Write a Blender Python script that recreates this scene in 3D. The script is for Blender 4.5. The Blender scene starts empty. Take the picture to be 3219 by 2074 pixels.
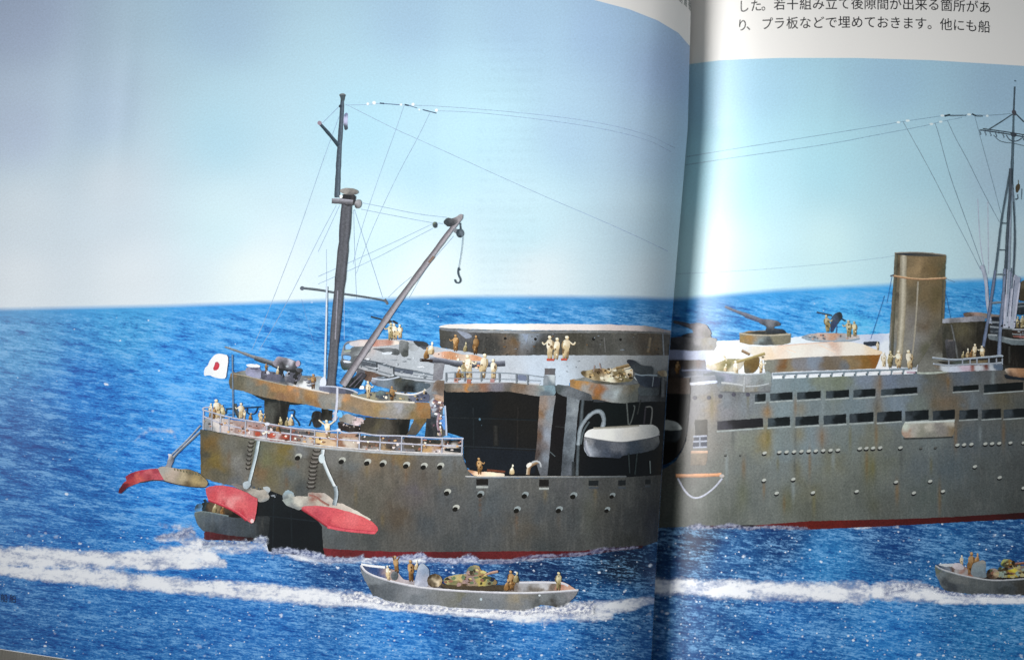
import bpy, math, random
import numpy as np
from mathutils import Vector, noise as mnoise
from mathutils.geometry import delaunay_2d_cdt
R = math.radians
scene = bpy.context.scene
COL = scene.collection
random.seed(7)

# ------------------------------------------------------------------ camera, light, exposure
WID, HGT = 3219.0, 2074.0            # the page area in view is laid out on a 3219 x 2074 print raster
K = 0.30 / WID                       # metres per raster dot
CAMH = 0.45
cam_d = bpy.data.cameras.new('camera'); cam = bpy.data.objects.new('camera', cam_d); COL.objects.link(cam)
cam.location = (0, 0, CAMH); cam_d.sensor_width = 36; cam_d.lens = 36 * CAMH / 0.30
cam_d.clip_start = 0.01; cam_d.clip_end = 20
cam_d.dof.use_dof = True; cam_d.dof.focus_distance = CAMH - 0.021; cam_d.dof.aperture_fstop = 5.6
scene.camera = cam
scene.view_settings.view_transform = 'Standard'; scene.view_settings.look = 'None'
scene.view_settings.exposure = 0; scene.view_settings.gamma = 1
world = bpy.data.worlds.new('World'); scene.world = world; world.use_nodes = True
bg = world.node_tree.nodes['Background']; bg.inputs[0].default_value = (0.86, 0.93, 1.0, 1); bg.inputs[1].default_value = 0.24

def lamp(name, kind, loc, aim, power, color=(1, 1, 1), **kw):
    d = bpy.data.lights.new(name, kind); d.energy = power; d.color = color
    for a, v in kw.items(): setattr(d, a, v)
    o = bpy.data.objects.new(name, d); COL.objects.link(o); o.location = loc
    o.rotation_euler = (Vector(aim) - Vector(loc)).to_track_quat('-Z', 'Y').to_euler()
    return o
AIM = (0.010, 0.001, 0.010)
for el in (29.0, 32.0, 35.0, 38.5, 42.0, 45.5, 49.0, 53.0, 57.0):     # unseen soft key from the left; stacked spots, cones narrowed to dim the corners
    e_ = R(el); pos = (AIM[0] - 2.03 * math.cos(e_), 0.14, AIM[2] + 2.03 * math.sin(e_))
    k_ = lamp('key_spot', 'SPOT', pos, AIM, 25.8 * 0.67 / math.sin(e_), (1.0, 0.99, 0.97), spot_size=R(7.5), spot_blend=0.52, shadow_soft_size=0.075)
    k_.scale = (1.25, 0.88 * math.sin(e_) / 0.67, 1.0)

# ------------------------------------------------------------------ the shape of the open pages
GUT = [(-400, 2182), (0, 2172), (400, 2162), (808, 2128), (1145, 2101), (1480, 2081), (1805, 2061), (2074, 2047), (2500, 2020)]
_gy = np.array([g[0] for g in GUT], float); _gx = np.array([g[1] for g in GUT], float)
def xg(y): return np.interp(y, _gy, _gx)
def page_z(x, y, side):
    d = (xg(y) - x) * K if side == 0 else (x - xg(y)) * K
    d = np.maximum(d, 0)
    if side == 0:
        z = 0.0236 - 0.0122 * np.exp(-d / 0.0105)
        z = z - 0.0025 * np.exp(-((x + 150) / 260.0) ** 2)
    else:
        z = 0.0145 - 0.0138 * np.exp(-d / 0.0165)
    z = z + 0.00022 * np.sin(x / 310.0 + y / 700.0) * np.minimum(1, d / 0.02)
    for cx, cy, w_, l_, a_ in ((395, 300, 34, 260, .00013), (250, 120, 60, 420, .00016), (700, 560, 180, 90, .00010), (2040, 250, 30, 300, .00008)) if side == 0 else ((2520, 520, 60, 420, .00012), (2620, 330, 30, 200, .00007), (3000, 300, 120, 300, .00015)):
        u_ = x - cx + 0.10 * (y - cy)
        z = z + a_ * np.exp(-(u_ / w_) ** 2 - ((y - cy) / l_) ** 2)
    return z
LAY = 2.2e-6
def to_world(P, side, lift):
    x, y = P[:, 0], P[:, 1]
    d = np.abs(x - xg(y)) * K
    z = page_z(x, y, side) + lift * (1 + 4.5 * np.exp(-d / 0.012))
    f = (CAMH - z) / CAMH
    return np.stack([(x - WID / 2) * K * f, -(y - HGT / 2) * K * f, z], 1)

# ------------------------------------------------------------------ colour helpers
def c(h):
    h = h.strip().lstrip('#')
    v = np.array([int(h[i:i + 2], 16) / 255 for i in (0, 2, 4)])
    return np.where(v <= 0.04045, v / 12.92, ((v + 0.055) / 1.055) ** 2.4)
_rng = np.random.RandomState(5)
_lat = _rng.rand(256, 256)
def vnoise(x, y):
    xi = np.floor(x).astype(int); yi = np.floor(y).astype(int)
    fx = x - xi; fy = y - yi; fx = fx * fx * (3 - 2 * fx); fy = fy * fy * (3 - 2 * fy)
    a = _lat[xi % 256, yi % 256]; b = _lat[(xi + 1) % 256, yi % 256]
    d = _lat[xi % 256, (yi + 1) % 256]; e = _lat[(xi + 1) % 256, (yi + 1) % 256]
    return (a * (1 - fx) + b * fx) * (1 - fy) + (d * (1 - fx) + e * fx) * fy
def fbm(x, y, o=3):
    s = 0; a = 0.5; t = 0
    for i in range(o):
        s = s + a * vnoise(x * 2 ** i + 17 * i, y * 2 ** i + 31 * i); t += a; a *= 0.5
    return s / t
def idw(P, samples, power=3.0):
    S = np.array([[s[0], s[1]] for s in samples], float); Cc = np.array([c(s[2]) for s in samples])
    out = np.zeros((len(P), 3)); w = np.zeros(len(P))
    for i in range(len(S)):
        d2 = ((P - S[i]) ** 2).sum(1) + 25.0
        wi = d2 ** (-power / 2); out += wi[:, None] * Cc[i]; w += wi
    return out / w[:, None]

# ------------------------------------------------------------------ materials
def nmat(name):
    m = bpy.data.materials.new(name); m.use_nodes = True
    nt = m.node_tree; return m, nt, nt.nodes['Principled BSDF']
def nd(nt, t, **kw):
    n = nt.nodes.new(t)
    for a, v in kw.items(): setattr(n, a, v)
    return n
def mathn(nt, op, a, b=None, cc=None, clamp=False):
    n = nt.nodes.new('ShaderNodeMath'); n.operation = op; n.use_clamp = clamp
    for i, v in enumerate((a, b, cc)):
        if v is None: continue
        if isinstance(v, (int, float)): n.inputs[i].default_value = v
        else: nt.links.new(v, n.inputs[i])
    return n.outputs[0]
def ppmap(nt, sc, rot=0.0):
    a = nd(nt, 'ShaderNodeAttribute', attribute_name='pp')
    m = nd(nt, 'ShaderNodeMapping'); m.inputs['Scale'].default_value = (sc[0], sc[1], 1); m.inputs['Rotation'].default_value = (0, 0, rot)
    r = nd(nt, 'ShaderNodeMapping'); r.inputs['Rotation'].default_value = (0, 0, rot)
    m.inputs['Rotation'].default_value = (0, 0, 0)
    nt.links.new(a.outputs['Vector'], r.inputs['Vector']); nt.links.new(r.outputs[0], m.inputs['Vector'])
    return m.outputs[0]
def noisen(nt, sc, detail=2.0, rough=0.5, rot=0.0):
    n = nd(nt, 'ShaderNodeTexNoise'); n.inputs['Scale'].default_value = 1.0; n.inputs['Detail'].default_value = detail
    n.inputs['Roughness'].default_value = rough
    nt.links.new(ppmap(nt, sc, rot), n.inputs['Vector']); return n.outputs[0]
def mix(nt, f, a, b, mode='MIX'):
    n = nd(nt, 'ShaderNodeMix', data_type='RGBA', blend_type=mode)
    for i, v in ((0, f), (6, a), (7, b)):
        if isinstance(v, (int, float)): n.inputs[i].default_value = v
        elif isinstance(v, np.ndarray): n.inputs[i].default_value = (*v, 1)
        else: nt.links.new(v, n.inputs[i])
    return n.outputs[2]
def smooth(nt, v, lo, hi):
    n = nd(nt, 'ShaderNodeMapRange', interpolation_type='SMOOTHSTEP'); nt.links.new(v, n.inputs[0])
    n.inputs[1].default_value = lo; n.inputs[2].default_value = hi; return n.outputs[0]
def grain(nt, colsock, amount):
    g = noisen(nt, (25, 25), 2.5, 0.75)           # about four raster dots: the print screen
    g2 = noisen(nt, (15, 15), 2.0, 0.6, R(30))
    bw = nd(nt, 'ShaderNodeRGBToBW'); nt.links.new(colsock, bw.inputs[0])
    am = mathn(nt, 'MULTIPLY', mathn(nt, 'SUBTRACT', 1.0, mathn(nt, 'MULTIPLY', mathn(nt, 'POWER', bw.outputs[0], 0.6), 0.92)), amount * 3.4)
    v = mathn(nt, 'MULTIPLY_ADD', mathn(nt, 'SUBTRACT', g, 0.5), am, 1.0)
    v = mathn(nt, 'MULTIPLY', v, mathn(nt, 'MULTIPLY_ADD', mathn(nt, 'SUBTRACT', g2, 0.5), am, 1.0))
    comb = nd(nt, 'ShaderNodeCombineColor')
    for i in range(3): nt.links.new(v, comb.inputs[i])
    return mix(nt, 1.0, colsock, comb.outputs[0], 'MULTIPLY')
def gloss(nt, b, rough=0.33, spec=0.30):
    b.inputs['Roughness'].default_value = rough; b.inputs['Specular IOR Level'].default_value = spec
    bump = nd(nt, 'ShaderNodeBump'); bump.inputs['Strength'].default_value = 0.12; bump.inputs['Distance'].default_value = 0.0003
    nt.links.new(noisen(nt, (0.9, 0.6), 3.0), bump.inputs['Height']); nt.links.new(bump.outputs[0], b.inputs['Normal'])

def make_ink(name, amount, wear=0.0):
    m, nt, b = nmat(name)
    a = nd(nt, 'ShaderNodeAttribute', attribute_name='ink')
    cs = a.outputs['Color']
    if wear:
        w = noisen(nt, (8.0, 1.3), 4.0, 0.6)
        f = mathn(nt, 'MULTIPLY', mathn(nt, 'ABSOLUTE', mathn(nt, 'SUBTRACT', w, 0.5)), wear * 2.2, clamp=True)
        cs = mix(nt, f, cs, mix(nt, smooth(nt, w, 0.45, 0.55), c('2c2c2a'), c('c4bfb4')))
    nt.links.new(grain(nt, cs, amount), b.inputs['Base Color']); gloss(nt, b)
    return m
M_INK = make_ink('print_ink', 0.36)
M_STEEL = make_ink('print_ink_weathered_steel', 0.38, 0.11)
M_SKY = make_ink('print_ink_pale_sky', 0.22)
M_TEXT = make_ink('print_ink_black_text', 0.03)

def make_sea(name, alpha):
    m, nt, b = nmat(name)
    ink = nd(nt, 'ShaderNodeAttribute', attribute_name='ink').outputs['Color']
    fx = nd(nt, 'ShaderNodeAttribute', attribute_name='fx')      # r foam, g sparkle, b streak contrast
    sep = nd(nt, 'ShaderNodeSeparateColor'); nt.links.new(fx.outputs['Color'], sep.inputs[0])
    foam, spark, cont = sep.outputs[0], sep.outputs[1], sep.outputs[2]
    n0 = noisen(nt, (0.33, 1.25), 3.0, 0.55, R(-7)); n1 = noisen(nt, (1.0, 5.0), 5.0, 0.62, R(-9)); n2 = noisen(nt, (7.0, 30.0), 3.0, 0.6, R(-6)); n5 = noisen(nt, (2.6, 15.0), 3.0, 0.6, R(-8))
    n3 = noisen(nt, (7, 9), 3.0, 0.6, R(20))
    v = mathn(nt, 'ADD', mathn(nt, 'MULTIPLY', mathn(nt, 'SUBTRACT', n1, 0.5), 1.5), mathn(nt, 'MULTIPLY', mathn(nt, 'SUBTRACT', n2, 0.5), 1.5))
    v = mathn(nt, 'ADD', v, mathn(nt, 'MULTIPLY', mathn(nt, 'MULTIPLY', mathn(nt, 'SUBTRACT', n3, 0.5), 2.0), spark))
    v = mathn(nt, 'ADD', v, mathn(nt, 'MULTIPLY', mathn(nt, 'ADD', mathn(nt, 'SUBTRACT', n0, 0.5), mathn(nt, 'MULTIPLY', mathn(nt, 'SUBTRACT', n5, 0.5), 1.9)), 1.3))
    n4 = noisen(nt, (13, 30), 2.0, 0.6, R(-14))
    v = mathn(nt, 'ADD', v, mathn(nt, 'MULTIPLY', mathn(nt, 'SUBTRACT', n4, 0.5), 1.5))
    v = mathn(nt, 'ADD', v, mathn(nt, 'MULTIPLY', mathn(nt, 'MULTIPLY', mathn(nt, 'SUBTRACT', n1, 0.5), 2.0), mathn(nt, 'SUBTRACT', 1.0, mathn(nt, 'MULTIPLY', spark, 2.0), clamp=True)))
    v = mathn(nt, 'MULTIPLY', v, cont)
    dark = mix(nt, 1.0, ink, c('7f9cc8'), 'MULTIPLY')
    light = mix(nt, 0.55, ink, np.array([0.30, 0.61, 0.97]))
    cs = mix(nt, mathn(nt, 'MULTIPLY', v, -1.3, clamp=True), ink, dark)
    cs = mix(nt, mathn(nt, 'MULTIPLY', v, 1.55, clamp=True), cs, light)
    for scv, lo, dens in (((2.4, 3.2), 0.20, 0.55), ((5.0, 6.5), 0.28, 0.50), ((9.0, 11.0), 0.34, 0.45)):
        vo = nd(nt, 'ShaderNodeTexVoronoi'); nt.links.new(ppmap(nt, scv), vo.inputs['Vector']); vo.inputs['Scale'].default_value = 1.0
        sc2 = nd(nt, 'ShaderNodeSeparateColor'); nt.links.new(vo.outputs['Color'], sc2.inputs[0])
        on = mathn(nt, 'LESS_THAN', sc2.outputs[0], mathn(nt, 'MULTIPLY', spark, dens))
        wob = mathn(nt, 'MULTIPLY_ADD', sc2.outputs[1], lo, 0.05)
        dn = mathn(nt, 'SUBTRACT', 1.0, mathn(nt, 'DIVIDE', mathn(nt, 'ADD', vo.outputs['Distance'], mathn(nt, 'MULTIPLY', mathn(nt, 'SUBTRACT', n3, 0.5), 0.5)), wob), clamp=True)
        f = mathn(nt, 'MULTIPLY', mathn(nt, 'MULTIPLY', smooth(nt, dn, 0.0, 0.6), on), mathn(nt, 'MULTIPLY_ADD', sc2.outputs[2], 0.65, 0.3), clamp=True)
        cs = mix(nt, f, cs, c('e8f2ff'))
    fn = noisen(nt, (1.8, 3.0), 8.0, 0.62); fn2 = noisen(nt, (1.1, 3.2), 6.0, 0.6, R(-6))
    fn3 = noisen(nt, (7.5, 10.0), 4.0, 0.65, R(12))
    fm = mathn(nt, 'ADD', foam, mathn(nt, 'ADD', mathn(nt, 'MULTIPLY', mathn(nt, 'SUBTRACT', fn, 0.5), 1.5), mathn(nt, 'MULTIPLY', mathn(nt, 'SUBTRACT', fn3, 0.5), 0.6)))
    fmask = smooth(nt, fm, 0.22, 0.92)
    fcol = mix(nt, smooth(nt, mathn(nt, 'ADD', mathn(nt, 'ADD', fn2, mathn(nt, 'MULTIPLY', mathn(nt, 'SUBTRACT', fn3, 0.5), 0.35)), mathn(nt, 'MULTIPLY', mathn(nt, 'SUBTRACT', fm, 0.8), 0.25)), 0.28, 0.60), np.array([0.28, 0.34, 0.51]), np.array([0.88, 0.90, 0.94]))
    if alpha:
        fm = mathn(nt, 'ADD', foam, mathn(nt, 'ADD', mathn(nt, 'MULTIPLY', mathn(nt, 'SUBTRACT', fn, 0.5), 1.3), mathn(nt, 'MULTIPLY', mathn(nt, 'SUBTRACT', fn3, 0.5), 1.5)))
        fmask = smooth(nt, fm, 0.22, 0.95)
        fcol = mix(nt, smooth(nt, fn3, 0.36, 0.64), c('8792b6'), c('ffffff'))
        nt.links.new(grain(nt, mix(nt, 1.0, fcol, ink, 'MULTIPLY'), 0.12), b.inputs['Base Color'])
        nt.links.new(mathn(nt, 'MULTIPLY', fmask, spark), b.inputs['Alpha'])
    else:
        nt.links.new(grain(nt, mix(nt, fmask, cs, fcol), 0.12), b.inputs['Base Color'])
    gloss(nt, b); return m
M_SEA = make_sea('print_ink_rippled_sea', False)
M_FOAM = make_sea('print_ink_foam', True)

m, nt, b = nmat('coated_paper'); M_PAPER = m
n = nd(nt, 'ShaderNodeTexNoise'); n.inputs['Scale'].default_value = 900; n.inputs['Detail'].default_value = 4
nt.links.new(mix(nt, n.outputs[0], c('eceae6'), c('f5f2ee')), b.inputs['Base Color']); b.inputs['Roughness'].default_value = 0.42
m, nt, b = nmat('page_edges'); M_EDGE = m
n = nd(nt, 'ShaderNodeTexWave', bands_direction='Z'); n.inputs['Scale'].default_value = 1500; n.inputs['Distortion'].default_value = 2
nt.links.new(mix(nt, n.outputs[0], c('b9b4aa'), c('e6e2da')), b.inputs['Base Color']); b.inputs['Roughness'].default_value = 0.8
m, nt, b = nmat('ribbed_cloth'); M_CLOTH = m
tc = nd(nt, 'ShaderNodeTexCoord'); mp = nd(nt, 'ShaderNodeMapping'); mp.inputs['Rotation'].default_value = (0, 0, R(-14))
nt.links.new(tc.outputs['Object'], mp.inputs[0])
n = nd(nt, 'ShaderNodeTexNoise'); n.inputs['Scale'].default_value = 60; n.inputs['Detail'].default_value = 5; nt.links.new(mp.outputs[0], n.inputs[0])
nt.links.new(mix(nt, n.outputs[0], c('8a867e'), c('c4bfb4')), b.inputs['Base Color']); b.inputs['Roughness'].default_value = 0.95

# ------------------------------------------------------------------ objects
def link(name, data, parent=None):
    o = bpy.data.objects.new(name, data); COL.objects.link(o)
    if parent: o.parent = parent
    return o
def empty(name, parent=None, label=None):
    o = link(name, None, parent)
    if label: o['label'] = label
    return o
def mesh_obj(name, V, F, mat, parent, ink=None, pp=None, fx=None):
    me = bpy.data.meshes.new(name); me.from_pydata(V.tolist() if hasattr(V, 'tolist') else V, [], F); me.materials.append(mat)
    if ink is not None:
        a = me.color_attributes.new('ink', 'FLOAT_COLOR', 'POINT'); a.data.foreach_set('color', np.c_[ink, np.ones(len(ink))].astype('f').ravel())
    if fx is not None:
        a = me.color_attributes.new('fx', 'FLOAT_COLOR', 'POINT'); a.data.foreach_set('color', np.c_[fx, np.ones(len(fx))].astype('f').ravel())
    if pp is not None:
        a = me.attributes.new('pp', 'FLOAT_VECTOR', 'POINT'); a.data.foreach_set('vector', np.c_[pp / 100.0, np.zeros(len(pp))].astype('f').ravel())
    me.shade_smooth()
    return link(name, me, parent)
def tag(o, label=None, kind=None, group=None, category=None):
    for k_, v in (('label', label), ('kind', kind), ('group', group), ('category', category)):
        if v: o[k_] = v
    return o
def clampside(P, side):
    P = P.copy(); g = xg(P[:, 1])
    P[:, 0] = np.minimum(P[:, 0], g - 0.6) if side == 0 else np.maximum(P[:, 0], g + 0.6)
    return P

# painter's stack: each shape of print lies one ink film (0.01 mm) above whatever it covers
CELL = 14.0
LG = np.ones((260, 330), int)
def stack(P, grow=1):
    ix = np.clip((P[:, 0] / CELL + 30).astype(int), 1, 328); iy = np.clip((P[:, 1] / CELL + 30).astype(int), 1, 258)
    m = np.zeros_like(LG, bool); m[iy, ix] = True
    if grow:
        m2 = m.copy()
        for dx in (-1, 0, 1):
            for dy in (-1, 0, 1): m2 |= np.roll(np.roll(m, dx, 1), dy, 0)
        m = m2
    L = LG[m].max() + 1; LG[m] = L
    return L * LAY

TILES = dict(N=(0, 0, 1), A=(600, 900, 2.9875), B=(1300, 900, 2.9875), C=(300, 1300, 2.9875), D=(1000, 1600, 2.6556), E=(900, 250, 2.9875),
             F=(1000, 550, 3.85), G=(1300, 1300, 2.9875), H=(2050, 900, 2.9875), I=(2050, 1300, 2.9875), J=(2619, 1300, 3.983),
             K=(2619, 925, 3.983), L=(2769, 225, 2.2), M=(1800, 0, 1.684), O=(0, 1574, 2.9875), Q=(1900, 1574, 2.9875),
             R=(2769, 1674, 5.311), S=(1080, 1680, 2.9875), T=(700, 1300, 2.9875), U=(1050, 1150, 5.975), V=(3000, 850, 3.85),
             W=(750, 1050, 5.975), X=(1900, 1100, 3.85), Y=(2280, 0, 4.596))
def pts(tile, s):
    ox, oy, k = TILES[tile]
    if isinstance(s, str): s = [tuple(map(float, q.split())) for q in s.split(',') if q.strip()]
    return np.array([[ox + a[0] / k, oy + a[1] / k] for a in s], float)
def chaikin(P, closed, n=1):
    for _ in range(n):
        Q = []
        m = len(P)
        for i in range(m if closed else m - 1):
            a, b2 = P[i], P[(i + 1) % m]; Q += [a * 0.75 + b2 * 0.25, a * 0.25 + b2 * 0.75]
        if not closed: Q = [P[0]] + Q + [P[-1]]
        P = np.array(Q)
    return P
def soften(P, r=5.0):
    Q = []; m = len(P)
    for i in range(m):
        a, b2 = P[i], P[(i + 1) % m]; L = max(1e-6, np.hypot(*(b2 - a))); t = min(0.25, r / L); Q += [a * (1 - t) + b2 * t, a * t + b2 * (1 - t)]
    return np.array(Q)
def inside(P, poly):
    x, y = P[:, 0], P[:, 1]; r = np.zeros(len(P), bool); n_ = len(poly)
    for i in range(n_):
        x1, y1 = poly[i]; x2, y2 = poly[(i + 1) % n_]
        if y1 == y2: continue
        cnd = ((y1 > y) != (y2 > y)) & (x < (x2 - x1) * (y - y1) / (y2 - y1) + x1); r ^= cnd
    return r
NSH = [0]
def clutter(name, parent, tile, poly, n, cols, size, seed=1, elong=1.6):
    """small fittings too many to single out, scattered over one area of the print"""
    q = random.Random(seed); Pp = np.array([tuple(map(float, a.split())) for a in poly.split(',')])
    g = G(name, parent, kind='stuff'); lo, hi = Pp.min(0), Pp.max(0); k = 0
    while k < n:
        x, y = q.uniform(lo[0], hi[0]), q.uniform(lo[1], hi[1])
        if not inside(np.array([[x, y]]), Pp)[0]: continue
        r = size * q.uniform(.4, 1.2)
        m = q.randint(4, 6); a0 = q.uniform(0, 6.28); e = q.uniform(1, elong)
        g.p(tile, [(x + r * e * math.cos(a0 + 6.283 * i / m) * q.uniform(.6, 1.2), y + r / e * 1.2 * math.sin(a0 + 6.283 * i / m) * q.uniform(.6, 1.2)) for i in range(m)], q.choice(cols), sm=0, g=3, mot=.2)
        k += 1
    return g.b()
class G:
    def __init__(s, name, parent, mat=None, label=None, kind=None, side=None, dim=1):
        s.dim = dim; s.tone = None
        s.name, s.parent, s.mat, s.label, s.kind, s.side = name, parent, mat or M_INK, label, kind, side
        s.V, s.F, s.C, s.P, s.n = [], [], [], [], 0
    def add(s, P, F, C, side):
        side = s.side if s.side is not None else side
        P = clampside(P, side); lift = stack(P)
        W3 = to_world(P, side, lift)
        s.V.append(W3); s.F += [tuple(i + s.n for i in f) for f in F]; s.C.append(C); s.P.append(P); s.n += len(P)
    def colour(s, P, col, tile, sp, mot):
        ox, oy, k = TILES[tile]
        L = np.c_[(P[:, 0] - ox) * k, (P[:, 1] - oy) * k]
        if isinstance(col, str): C = np.repeat(c(col)[None], len(P), 0)
        else:
            am = min(16.0, 0.35 * min(np.ptp(P[:, 0]), np.ptp(P[:, 1]))) * k * 1.6
            Lw = L + am * 2 * np.c_[fbm(P[:, 0] / 26 + 7, P[:, 1] / 26, 3) - .5, fbm(P[:, 0] / 26, P[:, 1] / 26 + 19, 3) - .5]
            C = idw(Lw, col, 3.4 if min(np.ptp(P[:, 0]), np.ptp(P[:, 1])) < 130 else 2.7)
            if s.dim != 1: C = C * s.dim
            if s.tone is not None: C = C * (1 - s.tone[1]) + c(s.tone[0]) * s.tone[1]
        for q in sp or ():
            w = q[5] * np.exp(-((L[:, 0] - q[0]) / q[2]) ** 2 - ((L[:, 1] - q[1]) / q[3]) ** 2); w = np.clip(w, 0, 1)[:, None]
            C = C * (1 - w) + c(q[4]) * w
        if mot:
            f = 1 + mot * (fbm(P[:, 0] / 22 + 3, P[:, 1] / 22, 3) - 0.5) * 2
            C = C * f[:, None]
        return np.clip(C, 0.002, 0.93)
    def p(s, tile, ps, col, sm=1, mot=0.12, sp=None, g=None, jit=1.0):
        P = pts(tile, ps)
        side = 0 if P[:, 0].mean() < xg(P[:, 1].mean()) else 1
        if sm: P = soften(P)
        w, h = P.max(0) - P.min(0)
        if g is None: g = float(np.clip(min(w, h) / 3.5, 3.5, 9.0))
        B = []
        for i in range(len(P)):
            a, b2 = P[i], P[(i + 1) % len(P)]; L = np.hypot(*(b2 - a)); n_ = max(1, int(round(L / g)))
            for j in range(n_): B.append(a + (b2 - a) * j / n_)
        B = np.array(B); NSH[0] += 1
        if jit:
            B = B + jit * np.c_[vnoise(B[:, 0] / 4 + NSH[0], B[:, 1] / 4) - 0.5, vnoise(B[:, 0] / 4, B[:, 1] / 4 + NSH[0] + 50) - 0.5] * 2
        xs = np.arange(P[:, 0].min() + g * .5, P[:, 0].max(), g); ys = np.arange(P[:, 1].min() + g * .5, P[:, 1].max(), g)
        allp = B
        if len(xs) and len(ys):
            gx, gy = np.meshgrid(xs, ys); gx = gx + (np.arange(len(ys)) % 2)[:, None] * g * .5
            I = np.c_[gx.ravel(), gy.ravel()]; I = I[inside(I, B)]
            if len(I) and len(I) * len(B) < 4e6:
                d2 = ((I[:, None, :] - B[None]) ** 2).sum(2).min(1); I = I[d2 > (g * .45) ** 2]
            allp = np.r_[B, I]
        nb = len(B)
        r = delaunay_2d_cdt([Vector(q) for q in allp.tolist()], [(i, (i + 1) % nb) for i in range(nb)], [list(range(nb))], 1, 1e-5)
        Pv = np.array([tuple(v) for v in r[0]], float)
        if len(Pv) < 3: return s
        F = []
        for f in r[2]:
            if len(f) < 3: continue
            a, b2, d = Pv[f[0]], Pv[f[1]], Pv[f[2]]
            if (b2[0] - a[0]) * (d[1] - a[1]) - (b2[1] - a[1]) * (d[0] - a[0]) > 0: f = f[::-1]
            F.append(tuple(f))
        s.add(Pv, F, s.colour(Pv, col, tile, sp, mot), side); return s
    def e(s, tile, cx, cy, rx, ry, col, rot=0, n=12, **kw):
        a = np.linspace(0, 2 * math.pi, n, endpoint=False); cr, sr = math.cos(R(rot)), math.sin(R(rot))
        q = [(cx + rx * math.cos(t) * cr - ry * math.sin(t) * sr, cy + rx * math.cos(t) * sr + ry * math.sin(t) * cr) for t in a]
        kw.setdefault('sm', 0); kw.setdefault('jit', 0.4)
        return s.p(tile, q, col, **kw)
    def t(s, tile, ps, w, cols, w1=None, sm=1, mot=0.1, jit=0.35, side=None, fade=None):
        """a stroke; w is its width in tile units, cols one colour or several from one rim to the other"""
        k = TILES[tile][2]; P = pts(tile, ps)
        if sm and len(P) > 2: P = chaikin(P, False, 2)
        w = w / k; w1 = w if w1 is None else w1 / k
        if isinstance(cols, str): cols = [cols, cols]
        if side is None: side = 0 if P[:, 0].mean() < xg(P[:, 1].mean()) else 1
        Q = [P[0]]
        for i in range(1, len(P)):
            L = np.hypot(*(P[i] - P[i - 1])); n_ = max(1, int(L / max(5.0, w)))
            for j in range(1, n_ + 1): Q.append(P[i - 1] + (P[i] - P[i - 1]) * j / n_)
        Q = np.array(Q); T = np.gradient(Q, axis=0); T /= np.maximum(np.hypot(T[:, 0], T[:, 1]), 1e-9)[:, None]
        Nn = np.c_[-T[:, 1], T[:, 0]]
        t_ = np.linspace(0, 1, len(Q)); ww = w + (w1 - w) * t_; m = len(cols); NSH[0] += 1
        ww = ww * (1 + jit * (vnoise(t_ * len(Q) * .7 + NSH[0], t_ * 0 + .5) - .5))
        PP, CC = [], []
        cl = [c(x) for x in cols]
        for j in range(m):
            o = (j / (m - 1) - .5)
            PP.append(Q + Nn * (ww * o)[:, None])
            cj = np.repeat(cl[j][None], len(Q), 0)
            if fade is not None: cj = cj * (1 - t_[:, None]) + c(fade) * t_[:, None]
            CC.append(cj)
        PP = np.stack(PP, 1).reshape(-1, 2); CC = np.stack(CC, 1).reshape(-1, 3)
        f = 1 + mot * (fbm(PP[:, 0] / 9, PP[:, 1] / 9, 2) - .5) * 2; CC = np.clip(CC * f[:, None], .002, .93)
        F = []
        for i in range(len(Q) - 1):
            for j in range(m - 1):
                a = i * m + j; F.append((a, a + 1, a + m + 1, a + m))
        # orientation up
        a, b2, d = PP[F[0][0]], PP[F[0][1]], PP[F[0][2]]
        if (b2[0] - a[0]) * (d[1] - a[1]) - (b2[1] - a[1]) * (d[0] - a[0]) > 0: F = [f_[::-1] for f_ in F]
        s.add(PP, F, CC, side); return s
    def b(s):
        if not s.V: return None
        P = np.concatenate(s.P)
        o = mesh_obj(s.name, np.concatenate(s.V), s.F, s.mat, s.parent, np.concatenate(s.C), P)
        if s.label: o['label'] = s.label
        if s.kind: o['kind'] = s.kind
        return o

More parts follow.
